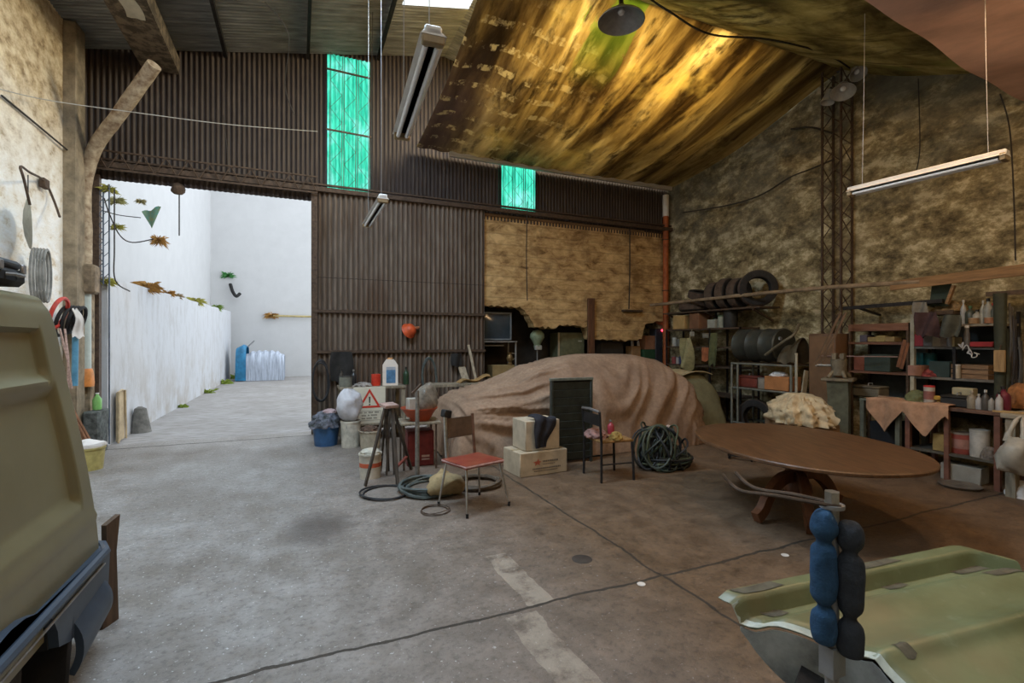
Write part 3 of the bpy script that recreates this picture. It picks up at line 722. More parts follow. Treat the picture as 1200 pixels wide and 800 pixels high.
b = MB(); b.tube([(-2.62, 9.62, -.01), (-2.62, 9.62, .80), (-2.62, 9.78, .82), (-2.62, 9.95, .80), (-2.62, 10.0, .0)], .016, 6); b.box((-2.645, 9.8, .40), (.02, .34, .78))
tag(b.build('gate_hatch', mat('sandy_wood', (.56, .43, .26), .8, var=.4, scale=5)), 'sandy wooden hatch with an iron frame leaning on the yard wall', 'hatch')
# covered car at the far end of the yard
t = thing('covered_car', 'car under blue and white sheets parked at the far end of the yard', 'car', (-1.36, 23.2, 0), 0)
t.scale = (.74, .9, .95)
def cc(u, v):
    a = pi*v; x = -.95+2.05*u
    w = .85; hz = 1.28*(1-.18*(2*u-1)**4)
    s = math.copysign(abs(cos(a))**.55, cos(a)); zz = max(0, sin(a))**.45
    return V((x, s*w*.9, zz*hz+.03*sin(40*u)*zz-.012*zz))
M_WSH = mat('white_pleated_sheet', (.52, .58, .68), .7, var=.45, scale=3, stretch=(5, 1, .5), col2=(.27, .30, .36))
MB().sheet(cc, 60, 20).build('white_sheet', M_WSH, t)
b = MB(); b.sheet(lambda u, v: V((-1.28+.42*u, .8*s_(v), (1.62-.28*u)*max(0, sin(pi*v))**.35+.02*sin(25*v))), 8, 20) if False else b.sheet(lambda u, v: V((-1.30+.50*u+.2*(1-u)*(1-max(0, sin(pi*v))**.4)*-.1, .86*math.copysign(abs(cos(pi*v))**.55, cos(pi*v)), (1.56-.22*abs(u-.6))*max(0, sin(pi*v))**.45+.02*sin(20*v))), 10, 24)
b.sheet(lambda u, v: V((-1.30, .86*(1-2*v)*.97, 1.40*u*(max(0.02, sin(pi*v)))**.3)), 6, 12)
b.build('blue_tarp', mat('blue_tarp', (.03, .22, .42), .5, var=.5, scale=3), t)
b = MB(); b.cyl((-.80, -.1, 1.45), (-.45, -.15, 1.72), .03, n=6); b.build('pole', M_GREYM, t)
# ================================================================ VAN
M_VAN = mat('cream_van_paint', (.21, .19, .105), .35, var=.14, scale=2.5, bump=.03, spec=.5)
M_BUMP = mat('slate_blue_plastic', (.050, .070, .10), .42, var=.25, scale=6, bump=.04)
M_TYRE = mat('tyre_rubber', (.030, .027, .025), .85, var=.45, scale=14, bump=.25)
def sm(a, b, x): t = max(0, min(1, (x-a)/(b-a))); return t*t*(3-2*t)
t = thing('van', 'cream van with slate blue bumper parked at the left edge', 'van', (-1.83, 1.2, 0))
sec = smooth([(-.98, 0, .34), (-.965, 0, .55), (-.975, 0, .80), (-1.0, 0, 1.1), (-1.04, 0, 1.42), (-1.065, 0, 1.66), (-1.085, 0, 1.765), (-1.14, 0, 1.815), (-1.45, 0, 1.835), (-1.83, 0, 1.84)], 8)
half = [(p.x, p.z) for p in sec]
prof = half+[(-3.66-x, z) for x, z in half[-2::-1]]
NP = len(prof)
def Yr(z): return 3.25-.19*max(0, z-.5)-.10*sm(1.60, 1.90, z)**2
def vanpt(u, v):
    i = min(NP-1, int(round(v*(NP-1)))); x, z = prof[i]
    yr = Yr(z); w = (1-u)**1.8; y = yr-(yr+.85)*w
    dx = 0
    def rec(z0, z1, y1, dep, e=.035):
        return dep*sm(z0, z0+e, z)*sm(z1, z1-e, z)*sm(y1+.02*(z-1), y1-e+.02*(z-1), y)*sm(.2, .3, y)
    yy = y+.19*max(0, z-.5)
    if i < NP/2:
        def r2(z0, z1, y1, dep, e=.022): return dep*sm(z0, z0+e, z)*sm(z1, z1-e, z)*sm(y1, y1-e*1.2, yy)*sm(.2, .3, yy)
        dx -= r2(1.435, 1.655, 3.09, .034)+r2(.80, 1.39, 3.12, .036)
        dx += .008*math.exp(-((z-.70)/.012)**2)
        dx -= .12*sm(.965, 1, u)**2            # rounded rear corner
    else: dx += .12*sm(.965, 1, u)**2
    return V((x+dx, y, z))
b = MB(); b.sheet(vanpt, 150, NP-1)
bm = b.bm; bm.verts.ensure_lookup_table()
n = NP
bm.faces.new([bm.verts[150*n+j] for j in range(n)]); bm.faces.new([bm.verts[j] for j in range(n)][::-1])
b.build('body', M_VAN, t, True, ang=50)
# side cladding with the wheel arch cut out, wrapped rear bumper
ax_, ar = 2.30, .385
o_ = [(-.8, .515), (3.24, .515), (3.27, .47), (3.25, .40)]
pts = [(-.8, .30), (-.8, .515), (3.27, .515), (3.30, .48), (3.27, .26), (2.80, .26)]
pts += [(ax_+ar*cos(a), .30+ar*.72*sin(a)) for a in [R(0)+R(180)*k/12 for k in range(13)]][0:13]
pts2 = pts[:6]+pts[6:]
b = MB(); b.prism(pts2, .10, Mx.Translation(V((-.935, 0, 0))) @ Mx(((0, 0, -1, 0), (1, 0, 0, 0), (0, 1, 0, 0), (0, 0, 0, 1))))
b.build('side_cladding', M_BUMP, t, True, ang=25)
b = MB(); b.tube([(-.925, -.8, .505), (-.925, 3.2, .505), (-.97, 3.31, .505), (-1.1, 3.36, .505), (-2.5, 3.36, .505)], .022, 8); b.build('rub_strip', M_BUMP, t, True)
b = MB(); b.tube([(-.93, -.8, .44), (-.93, 3.2, .44)], .006, 6); b.build('crease', MC['white_enamel'] if False else mat('pale_crease', (.30, .33, .36), .5, var=.3), t, True)  # thin pale line along the cladding crease
b = MB(); b.box((-1.83, 3.30, .36), (1.74, .14, .28), bev=.05, seg=3); b.build('rear_bumper', M_BUMP, t, True)
b = MB(); b.sheet(lambda u, v: V((-.90-.035*abs(2*v-1)**2.2-.05*sm(.85, 1, u), 2.84+.46*u, .13+.02*u*0+.19*v-.05*(1-u)*(1-v)+.03*u)), 12, 8, .03); b.build('bumper_corner', M_BUMP, t, True)
b = MB(); b.box((-1.02, 2.80, .20), (.17, .025, .34), rx=-.2, bev=.01); b.build('mud_flap', M_BLACK, t, True)
b = MB(); b.sheet(lambda u, v: V((-1.30+.33*v, ax_+ar*cos(pi*u), .30+ar*.78*sin(pi*u))), 16, 3, .01); b.build('wheel_arch_liner', M_BLACK, t, True)
def wheel(b1, c, r, w, axis):
    M = V(axis).to_track_quat('Z', 'Y').to_matrix().to_4x4()
    b1.lathe([(r*.62, -w*.45), (r*.9, -w*.5), (r, -w*.36), (r, w*.36), (r*.9, w*.5), (r*.62, w*.45), (r*.60, w*.3), (r*.60, -w*.3), (r*.62, -w*.45)], c, 32, M)
    return M
b = MB(); M = wheel(b, (-1.09, ax_, .29), .29, .165, (1, 0, 0)); wo = b.build('rear_wheel', M_TYRE, t, True)
b = MB(); b.lathe([(0, .06), (.05, .06), (.10, .03), (.15, .02), (.178, .06), (.178, -.05), (0, -.05)], (-1.09, ax_, .29), 26, M); b.build('hub_cap', M_GREYM, t, True)
b = MB(); wheel(b, (-1.09, .05, .29), .29, .165, (1, 0, 0)); b.build('front_wheel', M_TYRE, t, True)
b = MB(); wheel(b, (-2.57, ax_, .29), .29, .165, (1, 0, 0)); b.build('rear_wheel', M_TYRE, t, True)
b = MB(); wheel(b, (-2.57, .05, .29), .29, .165, (1, 0, 0)); b.build('front_wheel', M_TYRE, t, True)
b = MB(); b.box((-1.83, 3.13, .95), (1.3, .03, .5)); b.box((-1.83, 3.17, .78), (.18, .04, .05)); b.build('rear_door_handle', M_BLACK, t, True)
# plank upright behind the bumper
b = MB(); b.prism([(-.06, 0), (.05, 0), (.035, .40), (.06, .60), (-.035, .57), (-.03, .3)], .03, Mx.Translation(V((-1.0, 3.47, 0))) @ Mx.Rotation(1.15, 4, 'Z') @ Mx.Rotation(pi/2, 4, 'X'))
tag(b.build('wooden_plank', mat('dark_wood', (.12, .075, .045), .75, var=.5, scale=5, stretch=(6, 6, .6))), 'dark wooden plank standing upright behind the van bumper', 'plank')
t = thing('tool_case', 'black tool case lying on the van roof', 'case', (-1.375, 2.75, 1.832))
MB().box((0, 0, .045), (.52, .26, .075), bev=.02).build('body', M_BLACK, t)
MB().box((0, 0, .100), (.50, .25, .04), bev=.016).build('lid', mat('charcoal_plastic', (.05, .055, .06), .5, var=.3), t)
for s in (-1, 1): MB().box((.262, s*.09, .085), (.012, .035, .04), bev=.004).build('latch', M_GREYM, t)
MB().tube([(.26, -.045, .05), (.285, -.035, .05), (.285, .035, .05), (.26, .045, .05)], .008, 6).build('handle', M_GREYM, t)

# ================================================================ CAR UNDER THE BROWN SHEET
g = G('brown_dust_sheet')
n = g.noise(2.2, detail=6); n2 = g.noise(22, detail=5)
c = g.ramp(n, (.35, (.23, .15, .10)), (.6, (.36, .245, .165)))
c = g.mix(g.ramp(n2, (.4, .35), (.6, 0.0)), c, (.17, .11, .075))
g.bump(n2, .25, .01)
M_SHEET = g.done(c, .85, .15)
def interp(tab, x):
    for (a, fa), (c, fc) in zip(tab, tab[1:]):
        if x <= c: t_ = (x-a)/(c-a); t_ = t_*t_*(3-2*t_)*.5+t_*.5; return fa+(fc-fa)*t_
    return tab[-1][1]
HT = [(0, .03), (.012, .32), (.03, .56), (.06, .72), (.11, .80), (.25, .905), (.33, .985), (.42, 1.20), (.49, 1.36), (.57, 1.415), (.72, 1.41), (.83, 1.33), (.90, 1.17), (.95, 1.02), (.975, .80), (.99, .45), (1, .03)]
XT = [(0, -.07), (.03, -.04), (.06, .0), (.11, .12), (.95, 3.86), (.975, 3.98), (1, 4.03)]
WT = [(0, .62), (.03, .70), (.08, .79), (.2, .83), (.9, .83), (.96, .78), (1, .70)]
def carpt(u, v):
    h, x, w = interp(HT, u), interp(XT, u), interp(WT, u)
    a = pi*v; ca, sa = cos(a), max(0, sin(a))
    z = h*sa**.42; y = -w*math.copysign(abs(ca)**.62, ca)
    k = 1-.20*sm(.82, 1.35, z)
    y *= k*(1+.10*sm(.45, .0, z))
    # folds: ridged noise running from the floor up over the body, fanned from the roof corners
    s = x*1.25+.9*z*math.copysign(1, 2-x)*sm(0, .6, abs(2-x))
    f = 1-abs(NZ.noise(V((s*3.4, v*1.5+3, 1.7))))*2.2
    f2 = 1-abs(NZ.noise(V((s*7.5+5, v*2.6, 6.1))))*2.0
    side = sm(1.34, .8, z)
    hoodf = sm(.12, .25, u)*sm(.50, .40, u)
    q3 = v*13+x*1.5
    f3 = (1-abs(NZ.noise(V((q3, x*.45, 9.2))))*1.9)**2+.5*(1-abs(NZ.noise(V((q3*2.1, x*.7, 4.2))))*1.9)**2
    fr = sm(.16, .02, u); f4 = 1-abs(NZ.noise(V((v*26, z*.6, 2.2))))*2
    dd = (.075*f+.034*f2)*(.10+.90*side)*sm(0, .12, z+.04)*(1-.85*hoodf)*(1-fr)+.085*f3*hoodf+.03*fr*f4*sm(.75, .2, z)
    n_ = V(((x-2)*.25, y*1.0, (z-.5)*.7)).normalized()
    p = V((x, y, max(.004, z)))+n_*(dd-.02)
    p.z = max(.004, p.z); return p
t = thing('covered_car', 'small car draped in a brown dust sheet in the middle of the workshop', 'car', (1.88, 6.80, 0), R(-1.5))
MB().sheet(carpt, 150, 90).build('dust_sheet', M_SHEET, t, ang=180)
for (x, y) in ((.72, -.70), (3.3, -.70), (.72, .70), (3.3, .70)):
    b = MB(); wheel(b, (x, y, .29), .285, .16, (0, 1, 0)); b.build('wheel', M_TYRE, t)
# small low load under a grey-green cover behind it
def c2pt(u, v):
    a = pi*v; sa = max(0, sin(a)); ca = cos(a)
    L = interp([(0, .05), (.06, .62), (.15, .90), (.3, 1.04), (.8, 1.0), (.92, .8), (.98, .4), (1, .03)], u)
    z = L*sa**.4; y = -.38*math.copysign(abs(ca)**.6, ca)*(1+.16*sm(.6, 0, z)); x = -.8+1.6*u
    f = 1-abs(NZ.noise(V((x*6, v*2, 2))))*2
    f2 = 1-abs(NZ.noise(V((x*13+3*v, v*2, 8))))*2
    return V((x, y+math.copysign(.03*f+.015*f2, y)*sm(.95, .6, z), max(.004, z+.012*f*sm(.5, .9, z))))
t = thing('covered_load', 'low bulky load under a grey-green cover to the right of the covered car', 'cover', (6.50, 7.12, 0), R(80))
MB().sheet(c2pt, 60, 50).build('cover', mat('grey_green_cover', (.22, .20, .105), .75, var=.4, scale=4, bump=.15), t, ang=180)
b = MB(); b.sheet(lambda u, v: V((-.55+1.0*u, -.30+.6*v, 1.075+.012*sin(9*u+4*v)-.05*abs(2*v-1)**2)), 10, 8, .012); b.build('cream_top_sheet', mat('cream_sheet', (.55, .44, .24), .85, var=.3, scale=6), t)

# ================================================================ OVAL TABLE
M_WOOD = mat('warm_table_wood', (.155, .074, .032), .42, var=.65, scale=3.2, stretch=(1.2, 7, 1), bump=.05, lo=.3, hi=.7, spec=.45)
M_WOODD = mat('dark_table_wood', (.18, .070, .030), .5, var=.5, scale=4, stretch=(3, 3, .8), bump=.06)
TZ = .66
t = thing('oval_table', 'oval wooden table on a curved pedestal standing in the right of the hall', 'table', (4.27, 3.13, 0), pi/2-YAW+R(4))
b = MB()
ov = lambda a, s=1: (1.10*s*math.copysign(abs(cos(a))**.92, cos(a)), .83*s*math.copysign(abs(sin(a))**.92, sin(a)))
N = 64
rings = []
for s, z in ((.985, TZ-.034), (1.0, TZ-.026), (1.0, TZ-.008), (.992, TZ)):
    rings.append([b.bm.verts.new((*ov(2*pi*k/N, s), z)) for k in range(N)])
for A_, B_ in zip(rings, rings[1:]):
    for k in range(N): b.bm.faces.new((A_[k], A_[(k+1) % N], B_[(k+1) % N], B_[k]))
b.bm.faces.new(rings[0][::-1]); b.bm.faces.new(rings[-1]); b.build('tabletop', M_WOOD, t)
b = MB(); b.prism([(.55*cos(2*pi*k/32), .34*sin(2*pi*k/32)) for k in range(32)], .11, Mx.Translation(V((0, 0, TZ-.145)))); b.build('apron', M_WOODD, t, ang=50)
b = MB(); b.lathe([(0, TZ-.145), (.16, TZ-.15), (.15, TZ-.20), (.085, TZ-.24), (.075, TZ-.32), (.11, TZ-.38), (.12, .22), (.10, .17), (.06, .15), (0, .15)], (0, 0, 0), 24); b.build('pedestal', M_WOODD, t)
for k, an in enumerate((155, 112, -22, -70)):
    a = R(an); d = V((cos(a), sin(a), 0)); b = MB()
    path = smooth([d*.07+V((0, 0, .36)), d*.24+V((0, 0, .345)), d*.40+V((0, 0, .235)), d*.50+V((0, 0, .10)), d*.58+V((0, 0, .05))], 5)
    for p_, q_ in zip(path, path[1:]): pass
    sd = V((-d.y, d.x, 0))
    rows = []
    for i, p_ in enumerate(path):
        tng = (path[min(i+1, len(path)-1)]-path[max(i-1, 0)]).normalized(); nn = tng.cross(sd)
        hh = .048; rows.append([b.bm.verts.new(p_+sd*sx*.034+nn*sz*hh) for sx, sz in ((-1, -1), (1, -1), (1, 1), (-1, 1))])
    for A_, B_ in zip(rows, rows[1:]):
        for i in range(4): b.bm.faces.new((A_[i], A_[(i+1) % 4], B_[(i+1) % 4], B_[i]))
    b.bm.faces.new(rows[0]); b.bm.faces.new(rows[-1][::-1])
    for v_ in b.bm.verts: v_.co.z = max(v_.co.z, .002)
    b.build('foot', M_WOODD, t, ang=30)

# ================================================================ BONNET PANEL AND PANEL STAND
g = G('pale_green_primer')
n = g.noise(3.2, detail=6); n2 = g.noise(14, detail=4)
c = g.ramp(n, (.36, (.115, .125, .055)), (.62, (.18, .205, .105)))
c = g.mix(g.ramp(g.noise(1.6, detail=3, off=(3, 1, 0)), (.50, 0.0), (.62, .55)), c, (.19, .145, .075))
c = g.mix(g.ramp(n2, (.62, 0.0), (.72, .5)), c, (.24, .265, .17))
# bare edges where dark primer shows
M_HOOD = g.done(c, .38, .5)
t = thing('car_bonnet', 'pale green car bonnet lying flat on a stand in the lower right corner', 'bonnet', (2.05, .75, .50))
HZ = .665
def hd(u, v):
    x = 1.38+1.36*u+.17*sm(0, .33, v)*(1-u); y = 1.318-.12*u-1.1*v
    x0 = sm(0, .05, u)
    if v < .045: z = HZ+.035
    else: z = HZ+.035-.060*sm(.045, .075, v)+.030*sm(.10, .16, v)
    z += -.012*sm(.18, .28, v)+.016*sm(.30, .375, v)+.012*math.exp(-((v-.385)/.02)**2)-.50*max(0, v-.385)
    z -= .015*sm(.94, 1, u); y -= .05*sm(.85, 1, u)*0
    z -= .02*(1-sm(0, .03, u))
    y += -.14*sm(.90, 1.02, u)**2*(1-v)
    return V((x, y, z))
MB().sheet(hd, 70, 110, .004).build('outer_skin', M_HOOD, t, True, ang=60)
def skirt(u, v):
    p = hd(.001, .07+.50*u)
    dp = .165*sm(-.02, .22, u)*sm(1.05, .72, u)+.01
    return V((p.x+.02*v*sin(pi*u)+.0, p.y, p.z-.008-dp*v))
MB().sheet(skirt, 26, 8, .004).build('end_skirt', mat('grey_primer', (.44, .46, .44), .45, .2, var=.5, scale=9, bump=.1), t, True)
b = MB(); b.sheet(lambda u, v: hd(.001+.014*v, .05+.9*u)+V((-.006*(1-v), 0, .007)), 40, 2, .003); b.build('pale_edge', mat('pale_bare_edge', (.52, .56, .48), .4, var=.3, scale=20), t, True)
for u0, u1, v0, v1 in ((.03, .17, .004, .04), (.38, .62, .004, .036), (.06, .12, .06, .10), (.50, .58, .065, .095), (.80, .93, .07, .10), (.82, .95, .15, .185), (.07, .11, .37, .41)):
    b = MB(); b.sheet(lambda u, v: hd(u0+(u1-u0)*(u+.12*v), v0+(v1-v0)*(v+.12*sin(4*u)))+V((0, 0, .0065)), 8, 5); b.build('bare_patch', mat('bare_grey_patch', (.13, .12, .085), .6, var=.5, scale=25), t, True)
# trestle under the bonnet
t = thing('trestle_stand', 'dark steel trestle carrying the pale green bonnet', 'stand', (1.9, .75, 0))
b = MB()
for x in (1.62, 2.35):
    for y in (.76, 1.12): b.bar((x, y, 0), (x+(.05 if x < 1.8 else -.05), y+(.04 if y < .9 else -.04), .575), .035)
    b.bar((x+.05 if x < 1.8 else x-.05, .80, .58), (x+.05 if x < 1.8 else x-.05, 1.08, .58), .035)
b.bar((1.62, .94, .20), (2.35, .94, .20), .03); b.build('frame', M_DKIRON, t, True)
b = MB(); b.box((1.47, 1.02, .49), (.20, .12, .08), rz=.5, rx=.3); b.box((1.41, 1.05, .43), (.08, .06, .16), rz=.5, rx=.5); b.bar((1.5, 1.0, .48), (1.66, .98, .50), .04); b.build('clamp', M_DKIRON, t, True)
# foam-padded stand in front of it
P0 = pD(975, 700, 1.33); sx_, sy_ = P0.x, P0.y
t = thing('panel_stand', 'steel stand with blue foam padded arms in front of the pale green bonnet', 'stand', (sx_, sy_, 0))
M_FOAM = mat('blue_foam', (.028, .085, .175), .9, var=.45, scale=22, bump=.5)
M_FOAMD = mat('grey_blue_foam', (.038, .044, .055), .9, var=.4, scale=22, bump=.5)
b = MB(); b.cyl((0, 0, .03), (0, 0, 1.155), .017); b.build('post', M_GREYM, t)
b = MB()
for a in (.4, .4+2*pi/3, .4+4*pi/3): b.bar((0, 0, .03), (.32*cos(a), .32*sin(a), .02), .035, .03)
b.build('base', M_DKIRON, t)
b = MB(); b.cyl((0, 0, 1.150), (0, 0, 1.160), .030, n=20); b.build('washer', M_GREYM, t)
b = MB(); b.cyl((0, 0, 1.158), (0, 0, 1.194), .019, n=6); b.build('bolt', M_CHROME, t)
rt = V((CY, -SY, 0)); fw = V((SY, CY, 0))
for s, mm, dz in ((-1, M_FOAM, .024), (1, M_FOAMD, .0)):
    c0 = rt*(.030*s)-fw*(.028 if s > 0 else .012)
    prf = [(0, 1.125), (.018, 1.12), (.031, 1.098), (.031, 1.065), (.018, 1.042), (.029, 1.02), (.032, .97), (.030, .895), (.016, .868), (.029, .845), (.031, .805), (.026, .772), (0, .768)]
    b = MB(); b.lathe([(max(0, p_.x), p_.z+dz) for p_ in smooth([(r_, 0, z) for r_, z in prf], 4)], c0, 22); b.jitter(.004, 22); b.build('foam_arm', mm, t)
b = MB(); b.bar(rt*.0+V((0, 0, .70)), rt*.0+V((0, 0, .78)), .05, .04); b.build('clamp_sleeve', M_GREYM, t)
for k, q in enumerate((((985, 594, 1.31), (950, 588, 1.33), (905, 580, 1.38), (872, 576, 1.43), (858, 568, 1.47), (847, 556, 1.50)), ((978, 590, 1.33), (930, 579, 1.40), (893, 574, 1.48), (876, 567, 1.53), (862, 553, 1.58)))):
    b = MB(); b.tube(smooth([pD(*w_) for w_ in q], 4), .0055, 6); b.build('hook_rod', M_IRON, t, True)
# ================================================================ GENERIC SMALL THINGS
def cm(c, rough=.55, var=.35, metal=0, sc=10):
    return mat('paint_%02d_%02d_%02d_%d_%d' % (c[0]*99, c[1]*99, c[2]*99, rough*10, metal*10), c, rough, metal, var=var, scale=sc, bump=.08)
WHT, RED, BLK, BLU, GRNc, YLW, ORG, TAN, BRN, GRY, TEAL = (.62, .60, .54), (.46, .045, .03), (.02, .019, .018), (.05, .13, .30), (.07, .16, .07), (.52, .40, .10), (.60, .22, .04), (.46, .32, .17), (.20, .115, .06), (.22, .21, .19), (.03, .16, .17)
def can(name, label, cat, loc, r, h, c, lid=None, band=None, group=None, rz=0):
    t = thing(name, label, cat, loc, rz, group)
    MB().lathe([(0, 0), (r*.97, 0), (r, .008), (r, h*.94), (r*.96, h*.95), (0, h*.95)], n=20).build('body', cm(c), t)
    MB().lathe([(r*1.03, h*.92), (r*1.03, h), (r*.9, h), (r*.88, h*.985), (0, h*.985)], n=20).build('lid', cm(lid or GRY, .5), t)
    if band: MB().lathe([(r*1.012, h*.25), (r*1.012, h*.7)], n=20).build('paper_label', cm(band, .7), t)
    return t
def bottle(name, label, cat, loc, r, h, c, cap=None, band=None, group=None, neck=.3):
    t = thing(name, label, cat, loc, 0, group)
    MB().lathe([(0, 0), (r*.95, 0), (r, .01), (r, h*.58), (r*.8, h*.68), (r*neck, h*.80), (r*neck, h*.92), (0, h*.92)], n=16).build('body', cm(c, .35), t)
    MB().lathe([(r*(neck+.08), h*.88), (r*(neck+.08), h), (0, h)], n=12).build('cap', cm(cap or WHT, .4), t)
    if band: MB().lathe([(r*1.015, h*.15), (r*1.015, h*.5)], n=16).build('paper_label', cm(band, .7), t)
    return t
def carton(name, label, cat, loc, w, d, h, c, rz=0, group=None, tape=True, flaps=False, marks=None):
    t = thing(name, label, cat, loc, rz, group)
    mm = cm(c, .85, .3, 0, 5)
    if flaps:
        th = .008; b = MB()
        for s in (-1, 1): b.box((s*(w-th)/2, 0, h/2), (th, d, h)); b.box((0, s*(d-th)/2, h/2), (w, th, h))
        b.box((0, 0, th/2), (w, d, th)); b.build('body', mm, t)
        for s in (-1, 1):
            MB().box((s*(w/2+.06), 0, h-.03), (.15, d*.96, .006), ry=s*.6).build('flap', mm, t)
    else:
        MB().box((0, 0, h/2), (w, d, h), bev=.008).build('body', mm, t)
        if tape: MB().box((0, 0, h+.001), (w*1.002, min(.05, d*.2), .003)).build('tape', cm((c[0]*.8, c[1]*.75, c[2]*.6), .4), t)
    return t
def toolbox(name, label, cat, loc, w, d, h, c, rz=0, group=None):
    t = thing(name, label, cat, loc, rz, group)
    MB().box((0, 0, h*.38), (w, d, h*.76), bev=.012).build('body', cm(c), t)
    MB().box((0, 0, h*.87), (w*1.02, d*1.03, h*.24), bev=.012).build('lid', cm(tuple(v*.8 for v in c)), t)
    MB().tube([(-w*.2, 0, h), (-w*.17, 0, h+.03), (w*.17, 0, h+.03), (w*.2, 0, h)], .007, 5).build('handle', M_GREYM, t)
    return t
def crate(name, label, cat, loc, w, d, h, c, rz=0, slats=3):
    t = thing(name, label, cat, loc, rz); m = mat('crate_%d%d%d' % tuple(int(v*99) for v in c), c, .8, var=.5, scale=4, stretch=(1, 1, 6), bump=.2)
    g_ = .012; sh = (h-g_*(slats-1))/slats
    for k in range(slats):
        z = sh/2+k*(sh+g_); b = MB()
        b.box((0, -d/2+.008, z), (w, .016, sh)); b.box((0, d/2-.008, z), (w, .016, sh)); b.box((-w/2+.008, 0, z), (.016, d-.032, sh)); b.box((w/2-.008, 0, z), (.016, d-.032, sh))
        b.build('slat_ring', m, t)
    b = MB(); b.box((0, 0, .01), (w-.03, d-.03, .02)); b.build('bottom', m, t)
    return t
def heap(name, label, cat, loc, w, d, h, m, amp=.3, sc=5, seed=0, group=None, rz=0, pleat=0):
    b = MB()
    def fn(u, v):
        a = 2*pi*u; ph = pi/2*(1-v)
        q = V((cos(a)*cos(ph) if False else cos(a)*sin(pi/2*(1-v)), sin(a)*sin(pi/2*(1-v)), sin(pi/2*v)))
        k = 1+amp*NZ.noise(q*sc*.5+V((seed, 0, 0)))+amp*.5*(1-2*abs(NZ.noise(q*sc+V((seed, 3, 0)))))
        if pleat: k += pleat*((1-abs(NZ.noise(V((cos(a)*3.2+v*.8, sin(a)*3.2-v*.6, seed))))*2.2)**2-.4)*sm(.0, .35, 1-v)
        x, y = q.x*w/2*k, q.y*d/2*k
        return V((loc[0]+x*cos(rz)-y*sin(rz), loc[1]+x*sin(rz)+y*cos(rz), loc[2]+max(0, q.z)*h*(.8+.2*k)))
    b.sheet(fn, 96 if pleat else 44, 24 if pleat else 14)
    bmesh.ops.remove_doubles(b.bm, verts=b.bm.verts[:], dist=1e-4)
    return tag(b.build(name, m, ang=70), label, cat, group)
def coil(name, label, loc, Rr, r, turns, m, tilt=None, seed=0, cat='hose', flat=1.0, ramp_=.02):
    q = random.Random(seed); pts = []
    n = 22*turns
    M = tilt or Mx.Identity(4)
    for i in range(n+1):
        a = 2*pi*i/22; k = i/n
        rr = Rr*(1+.10*sin(2.3*a*.37+seed)+.05*sin(1.7*a))
        pts.append(M @ V((rr*cos(a), rr*sin(a)*flat, r+ramp_*abs(sin(a*.73+seed))*k*turns*.6)))
    pts = [V(loc)+p for p in pts]
    return tag(MB().tube(pts, r, 6).build(name, m), label, cat)

# ================================================================ CLUSTER BY THE SLIDING DOOR
M_BLUEP = mat('blue_bucket_plastic', (.04, .115, .26), .45, var=.3)
x, y, _ = fl(382, 521); bucket('bucket', 'blue bucket full of dark rags at the right edge of the gate', (x, y, 0), .165, .30, M_BLUEP, rt=1.2)
heap('rag_heap', 'dark rags piled up in the blue bucket', 'rags', (x, y, .285), .40, .40, .24, mat('dark_rags', (.20, .21, .26), .9, var=.8, scale=14, bump=.4, col2=(.03, .035, .03)), .45, 6, 2)
o = heap('pale_rag', 'pale folded rag on top of the dark rags in the blue bucket', 'rag', (x+.05, y-.02, .50), .20, .15, .06, mat('pale_pink_rag', (.55, .40, .40), .9, var=.4), .3, 6, 5)
x, y, _ = fl(411, 523); bucket('paint_pail', 'tall dirty white pail under the white plastic bag', (x, y, 0), .135, .40, mat('dirty_white_plastic', (.60, .57, .48), .55, var=.45, scale=7), rt=1.08, cat='pail')
b = MB(); b.sph((x-.02, y, .64), (.20, .18, .245), 20); b.jitter(.075, 5, 2); b.jitter(.03, 13, 1); 
tag(b.build('plastic_bag', mat('white_plastic_bag', (.66, .66, .70), .4, var=.3, scale=7), ang=70), 'stuffed white plastic bag sitting on the tall white pail', 'bag')
# work table with lower shelf
M_OLDW = mat('grey_old_wood', (.33, .28, .20), .85, var=.5, scale=4, stretch=(5, 5, 1), bump=.2)
t = thing('work_table', 'small wooden work table beside the gate behind the warning sign', 'table', (1.12, 8.52, 0))
MB().box((0, 0, .845), (1.05, .62, .04), bev=.005).build('top', M_OLDW, t)
MB().box((0, -.03, .265), (1.05, .70, .03), bev=.005).build('shelf', M_OLDW, t)
for sx in (-.48, .48):
    for sy in (-.26, .26): MB().box((sx, sy, .4125), (.06, .06, .825)).build('leg', M_OLDW, t)
# warning sign
M_SIGN = mat('cream_sign', (.70, .66, .53), .5, var=.15, scale=3, bump=.02)
sp = pY(433, 474, 8.17)
t = thing('warning_sign', 'cream warning sign with red triangle and exclamation mark', 'sign', (sp.x, 8.165, .282))
sw, sh_ = .50, .585
b = MB(); b.box((0, 0, sh_/2), (sw, .012, sh_), bev=.003); b.build('panel', M_SIGN, t)
M_SR = mat('sign_red', (.62, .05, .03), .5, var=.2); M_SK = mat('sign_black', (.03, .025, .02), .5, var=.2)
MS = Mx.Translation(V((0, -.0065, 0))) @ Mx.Rotation(pi/2, 4, 'X')
tri = lambda s, c: [(s*cos(a), c+s*sin(a)) for a in (pi/2, pi/2+2*pi/3, pi/2+4*pi/3)]
cz = .355; b = MB(); O, I = tri(.205, cz), tri(.142, cz)
for k in range(3): b.prism([O[k], O[(k+1) % 3], I[(k+1) % 3], I[k]], .003, MS)
bmesh.ops.remove_doubles(b.bm, verts=b.bm.verts[:], dist=1e-4)
b.build('red_triangle', M_SR, t)
b = MB(); b.prism([(-.013, cz+.075), (.013, cz+.075), (.008, cz-.025), (-.008, cz-.025)], .003, MS); b.build('exclamation_bar', M_SK, t)
